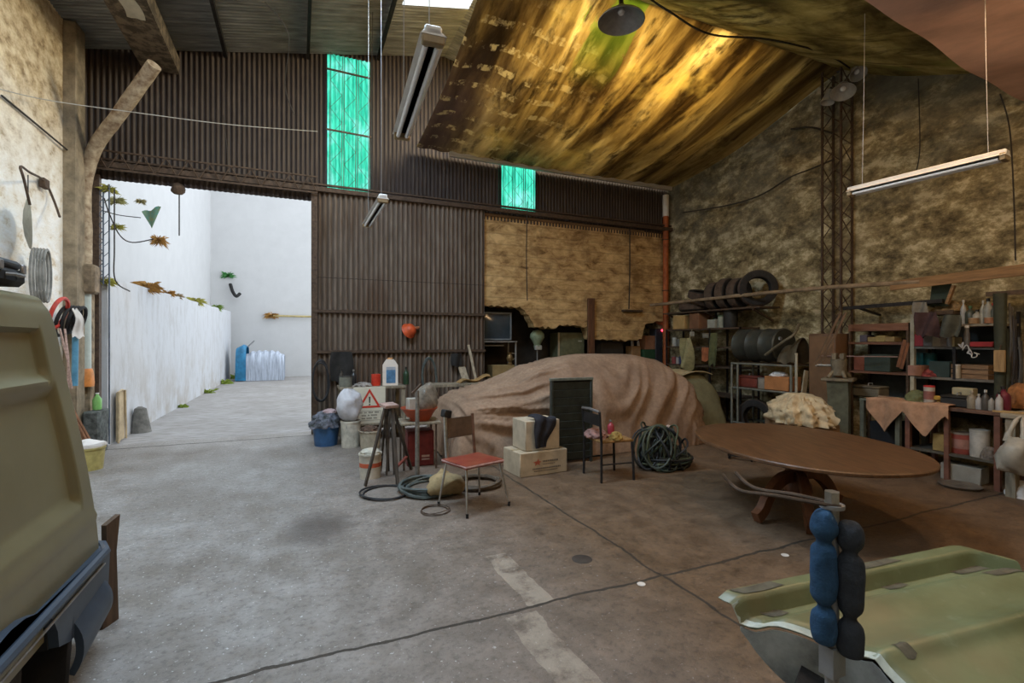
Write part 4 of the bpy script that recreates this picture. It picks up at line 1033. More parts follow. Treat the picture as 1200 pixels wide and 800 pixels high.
b = MB(); b.prism([(.012*cos(2*pi*k/12), cz-.052+.012*sin(2*pi*k/12)) for k in range(12)], .003, MS); b.build('exclamation_dot', M_SK, t)
b = MB()
q = random.Random(3)
for r_, wds in enumerate(((.05, .05, .08, .07), (.08, .03, .1), (.06, .09, .06))):
    tot = sum(wds)+.018*(len(wds)-1); xx = -tot/2
    for w_ in wds:
        n_ = int(w_/.014)
        for i in range(n_): b.prism([(xx+i*.014, .165-.046*r_), (xx+i*.014+.009, .165-.046*r_), (xx+i*.014+.009, .165-.046*r_+.024*q.choice((.7, 1))), (xx+i*.014, .165-.046*r_+.024)], .002, MS)
        xx += w_+.018
for a_, c_, w2, h2 in ((-.175, .05, .004, .15), (.175, .05, .004, .15), (0, .198, .35, .004), (0, .048, .35, .004)):
    if w2 < .01: b.prism([(a_-.002, .048), (a_+.002, .048), (a_+.002, .2), (a_-.002, .2)], .002, MS)
    else: b.prism([(-.175, c_), (.175, c_), (.175, c_+.004), (-.175, c_+.004)], .002, MS)
b.build('small_print', mat('faded_print', (.16, .14, .11), .6), t)
# things on the table
TT = .866
jx = pY(405, 450, 8.42); can('dark_jar', 'squat grey-green tin with a dark lid at the left end of the work table', 'tin', (jx.x, 8.42, TT), .10, .17, (.22, .23, .19), (.06, .06, .055))
jx = pY(441, 450, 8.36); can('red_tin', 'bright red tin on the work table beside the white carton', 'tin', (jx.x, 8.40, TT), .075, .19, (.72, .05, .02), (.70, .06, .03))
jx = pY(457.5, 450, 8.40)
t = thing('white_carton', 'tall white container with a blue label and gabled top on the work table', 'container', (jx.x, 8.42, TT), -.15)
b = MB(); b.prism([(-.125, 0), (.125, 0), (.125, .34), (.085, .40), (.06, .435), (-.06, .435), (-.085, .40), (-.125, .34)], .20, Mx.Translation(V((0, .10, 0))) @ Mx.Rotation(pi/2, 4, 'X')); b.build('body', mat('carton_white', (.78, .70, .62), .5, var=.15, scale=5), t)
MB().box((.01, -.102, .15), (.15, .004, .22)).build('blue_label', mat('label_blue', (.10, .24, .42), .6, var=.5, scale=9), t)
MB().box((.01, -.103, .285), (.15, .004, .05)).build('white_label', mat('label_pale', (.42, .46, .52), .6), t)
MB().cyl((.0, 0, .43), (0, 0, .46), .045, n=14).build('cap', cm((.66, .34, .14)), t)
heap('rag_heap', 'small grey rags on the work table left of the red tin', 'rags', (.96, 8.33, TT), .24, .18, .07, mat('grey_rags', (.42, .38, .34), .9, var=.6, scale=14), .4, 6, 9)
jx = pY(478, 450, 8.45); bottle('dark_bottle', 'dark green bottle at the right end of the work table', 'bottle', (jx.x-.03, 8.46, TT), .05, .30, (.03, .07, .035), BLK)
jx = pY(415, 450, 8.6); bottle('dark_bottle', 'black bottle at the back of the work table behind the warning sign', 'bottle', (jx.x, 8.68, TT), .05, .26, (.03, .03, .03), GRY)
jx = pY(396, 450, 8.6); bottle('dark_bottle', 'thin dark bottle at the back left corner of the work table', 'bottle', (jx.x+.06, 8.66, TT), .035, .28, (.06, .05, .04), BLK)
# buckets
x, y, _ = fl(434, 524); bucket('bucket', 'small beige bucket with rubble under the work table edge', (x-.01, y-.05, 0), .135, .27, mat('beige_plastic', (.50, .44, .33), .6, var=.4, scale=7))
heap('rubble', 'brown rubble filling the small beige bucket', 'rubble', (x-.01, y-.05, .25), .25, .25, .09, mat('brown_rubble', (.16, .10, .07), .95, var=.7, scale=25, bump=.6), .4, 8, 3)
x, y, _ = fl(434, 559); t = bucket('paint_pail', 'white paint pail with a red stripe standing on the floor before the trestle', (x, y, 0), .118, .29, mat('paint_pail_white', (.62, .57, .47), .5, var=.35, scale=6), rt=1.08, cat='pail')
MB().lathe([(.1235, .135), (.1255, .185)], n=26).build('red_stripe', cm((.62, .13, .06)), t)
heap('white_plaster', 'lumpy white plaster filling the pail with the red stripe', 'plaster', (x, y, .275), .22, .22, .07, mat('plaster_white', (.60, .56, .46), .9, var=.3, scale=12), .25, 6, 4)
# trestle
M_TRW = mat('trestle_wood', (.095, .075, .058), .8, var=.55, scale=4, stretch=(6, 6, .7), bump=.2)
ap = pD(456, 476, 5.62)
t = thing('trestle', 'narrow wooden A-frame trestle beside the warning sign', 'trestle', (ap.x, ap.y, 0))
for k, (fx, fy, ox) in enumerate(((428, 570, -.05), (466, 569, .03), (482, 550, .05), (455, 552, -.03))):
    f_ = V(fl(fx, fy)); b = MB(); b.bar(f_+V((0, 0, .006)), ap+V((ox, (.03 if k > 1 else -.03), -.01)), .036, .026, bev=.003); b.build('leg', M_TRW, t, True)
b = MB(); b.box((0, 0, ap.z+.012), (.17, .16, .035), rz=.3, rx=.12, bev=.004); b.build('top_board', mat('pale_pink_board', (.48, .32, .27), .8, var=.5, scale=9), t)
fa, fb = V(fl(466, 569)), V(fl(482, 550)); b = MB(); b.bar(fa.lerp(ap, .22), fb.lerp(ap, .22), .03, .02); b.build('brace', mat('red_brace', (.30, .07, .05), .7, var=.4), t, True)
for k, (xa, ya, xb, yb) in enumerate(((446, 548, 452, 484), (453, 553, 457, 482), (462, 552, 459, 483))):
    b = MB(); f_ = V(fl(xa, ya+5)); b.bar(f_+V((0, 0, .012)), pD(xb, yb, 5.85), .024, .016); tag(b.build('wooden_lath', M_TRW), ('left', 'middle', 'right')[k]+' one of three thin laths leaning inside the A-frame trestle', 'lath')
# pole stand
x, y, _ = fl(489, 561)
t = thing('pole_stand', 'grey steel pole standing on the floor between trestle and red chair', 'stand', (x, y, 0))
MB().cyl((0, 0, .02), (0, 0, 1.03), .027, .022).build('pole', mat('pitted_grey_pole', (.26, .235, .20), .6, .3, var=.5, scale=20), t)
MB().lathe([(0, 0), (.13, 0), (.13, .012), (.04, .03), (0, .03)], n=20).build('base', M_DKIRON, t)
MB().bar((-.06, 0, 1.0), (.05, .02, 1.10), .035, .02).build('head_clamp', M_IRON, t)
# small table with the red basin, red cabinet below
t = thing('small_table', 'little iron-legged table with a red basin beside the car nose', 'table', (1.42, 6.28, 0), -.08)
MB().box((0, 0, .575), (.50, .44, .03), bev=.004).build('top', M_OLDW, t)
for sx in (-.21, .19):
    for sy in (-.19, .19): MB().box((sx, sy, .28), (.022, .022, .56)).build('leg', M_IRON, t)
t = thing('metal_cabinet', 'dark red metal cabinet standing under the little table', 'cabinet', (1.45, 6.38, 0), -.08)
MB().box((0, 0, .225), (.34, .26, .45), bev=.01).build('body', cm((.16, .022, .022), .5), t)
MB().box((0, -.133, .24), (.30, .008, .36), bev=.003).build('door', cm((.20, .03, .028), .5), t)
MB().box((.06, -.142, .13), (.10, .012, .025)).build('handle', cm((.5, .35, .32)), t)
MB().box((.06, -.142, .09), (.10, .010, .018)).build('name_plate', cm((.42, .3, .28)), t)
t = thing('basin', 'orange-red enamel basin standing on the little table', 'basin', (1.42, 6.26, .592))
MB().lathe([(0, 0), (.13, 0), (.20, .12), (.235, .155), (.235, .165), (.215, .16), (.18, .12), (.12, .015), (0, .015)], n=30).build('body', cm((.46, .085, .035), .4), t)
carton('pale_box', 'dirty white box standing in the red basin', 'box', (1.36, 6.26, .609), .19, .13, .27, (.46, .44, .38), rz=.1, tape=False)
b = MB(); b.sph((1.525, 6.28, .85), (.155, .13, .21), 20); b.jitter(.07, 6, 3); b.jitter(.02, 18, 2); tag(b.build('plastic_bundle', mat('grey_brown_plastic', (.27, .23, .18), .4, var=.6, scale=12, bump=.4), ang=70), 'crumpled grey-brown plastic bundle in the red basin', 'bundle')
# hoses and sack on the floor
M_HG = mat('grey_green_hose', (.11, .13, .12), .6, var=.55, scale=9); M_HB = mat('black_hose', (.028, .028, .030), .6, var=.4)
x, y, _ = fl(452, 579); coil('hose_coil', 'thin black hose ring lying on the floor by the trestle feet', (x, y, 0), .25, .010, 2, M_HB, seed=1)
x, y, _ = fl(505, 574); coil('hose_coil', 'grey-green hose coil on the floor beside the straw coloured sack', (x, y, 0), .31, .017, 5, M_HG, seed=2, ramp_=.03)
x, y, _ = fl(516, 594); coil('wire_loop', 'thin wire loop on the floor in front of the red chair', (x-.08, y-.08, 0), .13, .004, 3, M_IRON, seed=4, cat='wire', ramp_=.012)
x, y, _ = fl(566, 572); coil('hose_coil', 'dusty black hose coil under the seat of the red chair', (x, y+.12, 0), .24, .022, 3, mat('dusty_hose', (.13, .10, .07), .8, var=.6, scale=10), seed=7)
x, y, _ = fl(527, 584); b = MB(); b.sph((x, y+.10, .115), (.19, .14, .125), 26); b.jitter(.07, 6, 8); b.jitter(.03, 16)
for v_ in b.bm.verts: v_.co.z = max(v_.co.z, .003)
tag(b.build('canvas_sack', mat('straw_canvas', (.40, .29, .145), .9, var=.45, scale=8, bump=.4), ang=70), 'straw coloured canvas sack on the floor behind the red chair leg', 'sack')
# ---- red chair
M_RVIN = mat('red_vinyl', (.20, .035, .022), .38, var=.45, scale=7, bump=.08, col2=(.24, .06, .03))
t = thing('red_chair', 'chair with a red vinyl seat and thin metal legs', 'chair', (1.557, 4.54, 0), R(17.6))
b = MB(); b.sheet(lambda u, v: V((-.225+.45*u, -.20+.40*v, .455+.018*(1-(2*u-1)**4)*(1-(2*v-1)**4)+.004*sin(9*u)*sin(7*v))), 16, 14, .035); b.build('seat', M_RVIN, t)
b = MB(); b.tube([(-.222, -.197, .442), (.222, -.197, .442), (.222, .197, .442), (-.222, .197, .442)], .012, 6, True); b.build('seat_rim', mat('pale_vinyl_rim', (.60, .36, .33), .4, var=.4, scale=16), t)
for sx, sy, ex, ey in ((-1, -1, -.245, -.245), (1, -1, .265, -.235), (-1, 1, -.25, .22), (1, 1, .25, .22)):
    b = MB(); b.cyl((sx*.195, sy*.165, .435), (ex, ey, .012), .012, .009, 10); lg = b.build('leg', M_CHROME, t)
    MB().cyl((ex-.001*sx, ey, .001), (ex, ey, .04), .013, n=10).build('foot_cap', M_BLACK, lg)
for sx, mm in ((-1, M_CHROME), (1, mat('brown_post', (.17, .085, .05), .6, var=.4))):
    b = MB(); b.tube([(sx*.17, .19, .40), (sx*.168, .215, .62), (sx*.165, .235, .86)], .019 if sx < 0 else .016, 10); b.build('back_post', mm, t)
b = MB(); b.box((0, .229, .74), (.31, .018, .20), rx=-.07, bev=.006); b.build('backrest', mat('dark_brown_pad', (.13, .085, .055), .6, var=.4), t)
b = MB(); b.box((-.150, .238, .885), (.115, .06, .075), rz=.3, ry=.25, bev=.01); b.build('post_cap', M_BLACK, t)
# ---- cardboard boxes with black cloth
M_CARD = (.52, .42, .29)
t = carton('cardboard_box', 'wide cardboard box with printed side standing on the floor by the red chair', 'box', (2.69, 5.47, 0), .66, .44, .285, M_CARD, rz=R(4))
b = MB(); MT = Mx.Translation(V((0, -.2215, 0))) @ Mx.Rotation(pi/2, 4, 'X')
b.prism([(-.155, .165), (-.10, .175), (-.085, .205), (-.075, .175), (-.04, .165), (-.07, .15), (-.06, .12), (-.095, .14), (-.13, .12), (-.12, .15)], .002, MT); b.build('red_emblem', cm((.45, .11, .06)), t)
b = MB()
for xx, zz, w_, h_ in ((-.02, .155, .24, .020), (-.02, .125, .18, .010), (-.16, .075, .40, .018), (-.14, .05, .34, .010)):
    n_ = int(w_/.022)
    for i in range(n_): b.prism([(xx+i*.022, zz), (xx+i*.022+.015, zz), (xx+i*.022+.015, zz+h_), (xx+i*.022, zz+h_)], .0015, MT)
b.build('printed_text', mat('grey_print', (.14, .115, .09), .8), t)
t = carton('cardboard_box', 'open cardboard box stacked on the printed box', 'box', (2.70, 5.47, .289), .47, .36, .36, (.56, .46, .33), rz=R(2), tape=False)
bx = V((2.66, 5.32, .44))
def clothfn(u, v):
    x = -.13+.30*u+.03*sin(5*v); s = v*.42
    if s < .12: y, z = .10-s, .665+.03*sin(6*u)+.02
    else: y, z = -.035-.02*sin(3.1*u+2)*1, .675-(s-.12)*1.15
    wd = 1-.45*sm(.45, 1, v)
    return V((2.66+(x+.02)*wd, 5.285+y+.012*sin(13*u+3*v), z))
b = MB(); b.sheet(clothfn, 18, 22, .012); b.jitter(.012, 9)
tag(b.build('black_cloth', mat('black_cloth', (.022, .022, .030), .8, var=.4, scale=12), ang=70), 'black cloth hanging over the front of the open cardboard box', 'cloth')
# ---- slatted dark panel leaning on the car
t = thing('slatted_panel', 'dark green slatted shutter panel standing upright before the covered car', 'panel', (3.30, 5.62, 0), R(-3))
MG = mat('dark_green_wood', (.035, .042, .035), .55, var=.5, scale=6)
for sx in (-.29, .29): MB().box((sx, 0, .55), (.035, .045, 1.10), bev=.004).build('post', MG, t)
MB().box((0, 0, 1.105), (.63, .055, .035), bev=.004).build('top_rail', mat('worn_green_rail', (.17, .19, .16), .5, var=.5), t)
MB().box((0, .016, .56), (.56, .01, 1.06)).build('backing', M_BLACK, t)
for k in range(10): MB().box((0, .0, .10+.102*k), (.55, .012, .096), rx=.16).build('slat', MG, t)
# ---- dark chair with things on its seat
M_DCH = mat('dark_chair_metal', (.028, .026, .026), .5, .3, var=.5)
t = thing('dark_chair', 'old dark metal chair with junk on its seat in front of the covered car', 'chair', (3.36, 4.88, 0), R(-5))
M_STR = mat('straw_seat', (.33, .18, .06), .8, var=.5, scale=14, bump=.3)
b = MB(); b.box((.01, 0, .455), (.42, .42, .03), bev=.008); b.build('seat', M_STR, t)
for sx in (-.20, .20):
    for sy in (-.21, .21):
        if sx < 0:
            b = MB(); b.tube([(-.205, sy*1.05, 0), (-.20, sy, .45), (-.225, sy, .80)], .015, 8); b.build('leg', M_DCH, t)
        else:
            b = MB(); b.tube([(.215, sy*1.05, 0), (.20, sy, .44)], .015, 8); b.build('leg', M_DCH, t)
b = MB(); b.tube([(-.225, -.21, .80), (-.228, 0, .812), (-.225, .21, .80)], .017, 8); b.build('top_rail', mat('worn_dark_rail', (.30, .28, .27), .4, .4, var=.5), t)
b = MB(); b.box((-.215, 0, .70), (.012, .40, .13)); b.build('backrest', M_DCH, t)
for z_ in (.20,): 
    for sy in (-.21, .21): MB().cyl((-.20, sy, z_), (.20, sy, z_), .009, n=8).build('stretcher', M_DCH, t)
heap('pink_rag', 'dusty pink rag on the left of the dark chair seat', 'rag', (3.24, 4.95, .471), .22, .30, .10, mat('dusty_pink', (.40, .22, .19), .9, var=.5, scale=10), .35, 6, 12)
heap('yellow_rag', 'small ochre bundle on the dark chair seat beside the pink rag', 'rag', (3.36, 4.72, .471), .15, .12, .09, mat('ochre_rag', (.42, .28, .08), .9, var=.5), .35, 6, 13)
bottle('red_bottle', 'red bottle with a grey cap on the far right of the dark chair seat', 'bottle', (3.50, 5.02, .471), .042, .17, (.42, .05, .07), GRY)
# ---- heap of dark hoses
hx, hy, _ = fl(785, 551)
t = thing('hose_heap', 'tall heap of dark tangled hoses in front of the covered car', 'hoses', (hx+.0, hy+.18, 0))
M_HD = [mat('hose_dark_%d' % k, c_, .6, var=.5, scale=8) for k, c_ in enumerate(((.035, .045, .035), (.055, .065, .045), (.085, .10, .055), (.02, .022, .025)))]
b = MB(); b.sph((-.03, .06, .17), (.24, .17, .26), 18); b.jitter(.08, 6, 3)
for v_ in b.bm.verts: v_.co.z = max(v_.co.z, .004)
b.build('core', M_HD[3], t)
q = random.Random(11)
for k in range(52):
    if k < 36:   # loops draped over the heap
        c_ = V((q.uniform(-.22, .16), q.uniform(-.17, .10), q.uniform(.17, .31))); an = q.uniform(-1.3, 1.3)
        rr = q.uniform(.12, .27); M_ = Mx.Rotation(an, 4, 'Z') @ Mx.Rotation(pi/2+q.uniform(-.7, .7), 4, 'X')
        pts = [c_+(M_ @ V((rr*cos(a)*.75, rr*1.15*sin(a), .02*sin(3*a+k)))) for a in [2*pi*i/22 for i in range(22)]]
    else:        # loops lying at the foot
        rr = q.uniform(.20, .34); c_ = V((q.uniform(.06, .16), q.uniform(-.04, .02), .02+.008*(k-36)))
        pts = [c_+V((rr*cos(a)*1.05, rr*sin(a)*.8, .012*sin(2*a+k))) for a in [2*pi*i/24 for i in range(24)]]
    for p_ in pts: p_.z = max(p_.z, .014)
    MB().tube(pts, q.uniform(.010, .016), 6, True).build('hose_loop', M_HD[k % 4 if k < 36 else (0, 2, 3)[k % 3]], t)
x, y, _ = fl(800, 515); heap('pale_rag', 'small pale rag on the right shoulder of the hose heap', 'rag', (hx+.12, hy+.16, .48), .10, .08, .05, mat('pale_rag', (.55, .42, .36), .9, var=.4), .3, 6, 2)
# ---- things on the sliding door
p = pY(481, 385, 9.10)
t = thing('hard_hat', 'orange hard hat hanging on the sliding corrugated door', 'helmet', (p.x-.03, 9.13, p.z-.04))
Mh = Mx.Rotation(pi/2-.5, 4, 'X') @ Mx.Rotation(.5, 4, 'Y')
MB().lathe([(0, .14), (.06, .13), (.11, .09), (.125, .02), (.15, .0), (.15, -.008), (.12, 0), (.10, .08), (0, .12)], n=24, M=Mh).build('shell', mat('orange_shell', (.72, .115, .035), .45, var=.3), t)
MB().torus((0, 0, 0), .118, .010, Mh, 24, 6).build('brim_band', cm((.45, .09, .03)), t)
b = MB(); b.box((p.x+.11, 9.12, p.z+.02), (.12, .06, .05), rz=.2, bev=.015); b.jitter(.01, 20)
tag(b.build('brush_head', cm((.42, .16, .07), .8)), 'brown brush head hanging to the right of the orange hard hat', 'brush')
coil('hose_coil', 'narrow dark hose loop hanging on the sliding door behind the dark bottle', pY(502, 441, 9.0), .28, .018, 2, M_HG, Mx.Rotation(pi/2, 4, 'X') @ Mx.Diagonal((.48, 1.25, 1, 1)), 3)
coil('hose_coil', 'dark hose loop hanging at the left stile of the sliding door', pY(376, 445, 9.02), .26, .014, 3, M_HB, Mx.Rotation(pi/2, 4, 'X') @ Mx.Diagonal((.5, 1.3, 1, 1)), 5)
def hang(name, label, cat, x0, x1, y0, y1, Y, m, seed=0, amp=.04, taper=.3, X=None):
    "cloth or bag hanging flat in front of a wall, from pixel row y0 down to y1"
    P = (lambda x, y: pY(x, y, Y)) if X is None else (lambda x, y: pX(x, y, X))
    a, c_ = P(x0, y0), P(x1, y0); e = P((x0+x1)/2, y1)
    ax = (c_-a); hgt = a.z-e.z
    nrm = V((0, -1, 0)) if X is None else V((-1, 0, 0))
    def fn(u, v):
        w_ = 1-taper*(1-v)*abs(1) if False else (1-taper)+taper*sin(pi*(.15+.7*v))
        q_ = a+ax*(.5+(u-.5)*w_)-V((0, 0, hgt*v*(1-.12*abs(sin(5*u+seed)))))
        return q_+nrm*(amp*(1+sin(7*u+2*v+seed))*.5+amp*.8*sin(pi*u)*v+.004)
    return tag(MB().sheet(fn, 16, 14, .012).build(name, m, ang=70), label, cat)
M_DKC = mat('dark_cloth', (.03, .028, .026), .9, var=.5, scale=8)
hang('dark_coat', 'black coat hanging on the sliding door above the work table', 'coat', 386, 414, 412, 450, 9.12, M_DKC, 1)
hang('dark_rag', 'dark rag hanging on the right part of the sliding door', 'rag', 528, 541, 414, 430, 9.12, M_DKC, 4)
# planks leaning on the door behind the car
for k, (xa, ya, xb, yb, w_) in enumerate(((549, 404, 563, 470, .05), (541, 430, 555, 475, .14))):
    b = MB(); a_ = pY(xa, ya, 9.10); c_ = pY(xb, yb, 8.55); dr = (c_-a_); c_ = a_+dr*(a_.z-.01)/(a_.z-c_.z)
    b.bar(c_, a_, w_, .022, up=V((0, 1, 0)), bev=.003); tag(b.build('leaning_board', mat('pale_board', (.46, .38, .27), .8, var=.45, scale=4, stretch=(5, 5, .7))), ('thin tall', 'broad short')[k]+' board leaning on the sliding door behind the car nose', 'board')
b = MB(); b.sheet(lambda u, v: pY(518, 447, 7.86)+V((.30+.60*u, .18*v+.1*u, -.04+.10*u+.03*sin(9*u)+.02*sin(7*v+4*u))), 16, 6, .012); tag(b.build('brown_sheet', mat('ochre_paper', (.42, .26, .10), .85, var=.5, scale=6), ang=70), 'crumpled ochre paper sheet behind the car nose', 'sheet')
t = thing('low_bench', 'low dark bench behind the car nose under the ochre paper', 'bench', (2.36, 7.86, 0))
MB().box((0.1, 0.1, .88), (1.0, .42, .04)).build('top', M_OLDW, t)
for sx in (-.35, .55):
    for sy in (-.1, .3): MB().box((sx, sy, .43), (.05, .05, .86)).build('leg', M_OLDW, t)
# discs and drain on the floor
for k, (x, y) in enumerate(((751.5, 684.5), (920, 650.5))):
    q_ = V(fl(x, y)); b = MB(); b.lathe([(0, 0), (.026, 0), (.028, .003), (.026, .005), (.01, .004), (0, .004)], q_, 20)
    tag(b.build('white_disc', mat('white_lid', (.75, .68, .60), .5, var=.2)), 'small white lid lying on the floor '+('nearest the camera' if k == 0 else 'in front of the oval table'), 'lid')
q_ = V(fl(682, 655)); b = MB(); b.lathe([(0, .002), (.07, .003), (.075, .001), (.075, -.004)], q_, 26); tag(b.build('drain_cover', mat('dark_drain', (.06, .045, .035), .7, var=.4)), 'dark round drain cover set in the concrete floor', 'drain')
# ================================================================ RIGHT SIDE: RECESS IN THE BACK WALL
def atX(x, X):            # floor-plan point on plane X under pixel column x
    p = pX(x, 400, X); return p.x, p.y
def atY(x, Y):
    p = pY(x, 400, Y); return p.x, p.y
M_DKW = mat('dark_shelf_wood', (.11, .070, .042), .8, var=.5, scale=4, stretch=(1, 5, 5), bump=.15)
t = thing('recess_bench', 'long dark bench in the recess under the ochre brick wall', 'bench', (5.70, 9.72, 0))
MB().box((0, 0, .78), (4.5, .55, .05), bev=.004).build('top', M_DKW, t)
for xx in (-2.15, -.7, .7, 2.15):
    for yy in (-.22, .22): MB().box((xx, yy, .3775), (.07, .07, .755)).build('leg', M_DKW, t)
t = thing('metal_shelf', 'thin metal shelf carrying the old screen at the left of the recess', 'shelf', (3.78, 9.62, 1.585))
MB().box((0, 0, .012), (.82, .52, .022)).build('board', mat('pale_metal_edge', (.42, .42, .40), .5, .4, var=.4), t)
for s in (-.40, .40): MB().box((s, -.20, -.39), (.028, .028, .77)).build('upright', MC['pale_metal_edge'], t)
for s in (-.40, .40): MB().box((s, .20, -.39), (.028, .028, .77)).build('upright', MC['pale_metal_edge'], t)
MB().box((-.05, -.05, -.07), (.42, .20, .03), bev=.01).build('under_light', cm((.35, .32, .26)), t)
t = thing('old_screen', 'old dark screen standing on the shelf at the left end of the recess', 'screen', (3.76, 9.60, 1.609))
MB().box((0, .10, .31), (.74, .34, .60), bev=.02).build('casing', cm((.05, .055, .055), .5), t)
M_GLASS = mat('screen_glass', (.035, .055, .07), .12, var=.2, bump=0, spec=.8)
MB().sheet(lambda u, v: V((-.33+.66*u, -.078-.018*(1-(2*u-1)**2)*(1-(2*v-1)**2), .05+.52*v)), 14, 12, .004).build('glass', M_GLASS, t)
b = MB(); b.box((-.35, -.075, .31), (.03, .02, .58)); b.box((.35, -.075, .31), (.03, .02, .58)); b.box((0, -.075, .035), (.68, .02, .03)); b.box((0, -.075, .585), (.68, .02, .03)); b.build('bezel', cm((.20, .23, .25), .4), t)
X_, Y_ = atY(589, 9.55); carton('wooden_box', 'yellowish wooden box on the bench under the old screen', 'box', (X_, 9.62, .806), .52, .32, .30, (.40, .28, .12), tape=False)
X_, Y_ = atY(597, 9.50); t = thing('jug', 'small brass jug with a looped handle on the yellowish wooden box', 'jug', (X_+.05, 9.60, 1.108))
MB().lathe([(0, 0), (.05, 0), (.055, .02), (.03, .05), (.06, .09), (.075, .14), (.05, .20), (.035, .22), (.055, .26), (.048, .26), (.03, .22), (0, .22)], n=18).build('body', mat('dull_brass', (.40, .26, .11), .4, .5, var=.5), t)
MB().tube(smooth([(.05, 0, .24), (.12, 0, .23), (.13, 0, .15), (.07, 0, .10)], 4), .010, 6).build('handle', cm((.5, .44, .32)), t)
X_, Y_ = atY(630, 9.6); t = thing('dusty_lamp', 'pale green dusty lamp on a thin stem right of the old screen', 'lamp', (X_, 9.62, .806))
MB().cyl((0, 0, .01), (0, 0, .66), .014).build('stem', M_GREYM, t)
MB().lathe([(0, 0), (.12, 0), (.12, .02), (.02, .04), (0, .04)], n=20).build('base', M_GREYM, t)
MB().lathe([(.06, .62), (.085, .70), (.07, .72), (.11, .80), (.16, .88), (.15, .96), (.09, 1.03), (0, 1.05), (0, .64)], n=22).build('shade', cm((.30, .36, .22), .7), t)
MB().box((0, -.05, .66), (.16, .06, .10), bev=.01).build('switch_box', cm((.46, .46, .40)), t)
X_, Y_ = atY(673, 9.55); t = thing('locker', 'grey-green metal locker standing behind the covered car', 'locker', (X_-.02, 9.84, .808))
MB().box((0, 0, .50), (.66, .44, .98), bev=.01).build('body', cm((.15, .155, .085), .55), t)
MB().box((.02, -.226, .50), (.58, .012, .92), bev=.004).build('door', cm((.17, .17, .09), .5), t)
MB().box((.20, -.24, .80), (.10, .016, .03), bev=.004).build('handle', cm((.45, .42, .33)), t)
MB().box((-.335, -.21, .50), (.035, .03, .98)).build('edge_strip', cm((.50, .40, .26)), t)
X_, Y_ = atY(693, 9.22); b = MB(); b.box((X_, 9.235, 1.275), (.17, .06, 2.55), bev=.008); b.jitter(.006, 5)
tag(b.build('timber_post', mat('reddish_brown_post', (.17, .075, .035), .8, var=.5, scale=5, stretch=(5, 5, .6), bump=.2)), 'reddish brown wooden post standing before the ochre brick wall behind the covered car', 'post')
X_, Y_ = atY(718, 9.5); carton('dark_chest', 'dark chest on the bench right of the wooden wall post', 'chest', (X_, 9.72, .808), .62, .42, .85, (.045, .036, .026), tape=False)
X_, Y_ = atY(745, 9.5); carton('small_carton', 'small tan carton on the bench right of the dark chest', 'box', (X_, 9.60, .808), .26, .24, .68, (.34, .20, .09))
for k, (px_, hh) in enumerate(((741, .20), (748, .15))):
    X_, Y_ = atY(px_, 9.6); bottle('white_bottle', ('taller left', 'shorter right')[k]+' one of two white bottles on the small tan carton', 'bottle', (X_, 9.60, 1.494), .035, hh, (.55, .50, .46), BLK)
X_, Y_ = atY(762, 9.5); carton('brown_box', 'reddish brown box on a dark green base near the corner of the recess', 'box', (X_, 9.60, 1.41), .34, .26, .33, (.36, .17, .09), tape=False)
carton('green_box', 'dark green box under the reddish brown box', 'box', (X_-.06, 9.62, .808), .34, .34, .60, (.03, .09, .04), tape=False)
q_ = pY(777, 387, 9.42); t = thing('charger', 'dark charger with a glowing red light in the back corner', 'charger', (q_.x-.10, 9.56, .808))
MB().box((0, 0, .55), (.20, .24, 1.10), bev=.01).build('body', cm((.04, .04, .05), .5), t)
MB().sph((.08, -.13, q_.z-.808), .026, 12).build('red_light', mat('glowing_red', (1, .05, .10), .4, var=0, bump=0, emit=4), t)
X_, Y_ = atY(742, 9.2); b = MB(); b.box((X_, 9.24, 2.305), (.50, .14, .04)); tag(b.build('small_shelf', M_DKW), 'short dark shelf fixed high on the ochre brick wall near the corner', 'shelf')
# orange corner pipe
t = thing('corner_pipe', 'orange red pipe running up the back right corner', 'pipe', (7.95, 9.18, 0))
MB().cyl((0, 0, 0), (0, 0, 4.55), .065, n=16).build('pipe', mat('orange_rust_pipe', (.50, .13, .035), .6, var=.5, scale=8), t)
MB().cyl((0, 0, 4.55), (0, 0, 5.05), .075, n=16).build('upper_pipe', M_WHITE, t)
for z_ in (2.8, 4.0): MB().torus((0, 0, z_), .07, .012, None, 18, 6).build('clamp', M_IRON, t)

# ================================================================ TYRE RAIL ON THE RIGHT WALL
b = MB(); b.tube(smooth([(7.40, 9.05, 2.43), (7.40, 7.0, 2.44), (7.42, 5.2, 2.43), (7.45, 3.75, 2.38)], 6), .032, 8); b.jitter(.008, 3)
tag(b.build('wooden_rail', mat('pale_pole', (.36, .26, .16), .8, var=.5, scale=6)), 'long pale wooden pole along the right wall below the tyres', 'rail')
b = MB(); b.bar((7.44, 4.1, 2.36), (7.44, 2.2, 2.42), .13, .03, up=V((1, 0, 0)), bev=.004); b.build
tag(b.build('plank', mat('orange_plank', (.34, .195, .085), .75, var=.5, scale=4, stretch=(5, .6, 5))), 'long brown plank running along the right wall to the photo edge', 'plank')
t = thing('tyre_shelf', 'plank shelf on the right wall carrying the row of tyres', 'shelf', (7.72, 7.45, 2.20))
MB().box((0, 0, .015), (.52, 2.5, .03)).build('board', M_DKW, t)
for yy in (-1.1, 0, 1.1):
    MB().bar((.26, yy, -.22), (-.24, yy, -.01), .035).build('bracket', M_IRON, t)
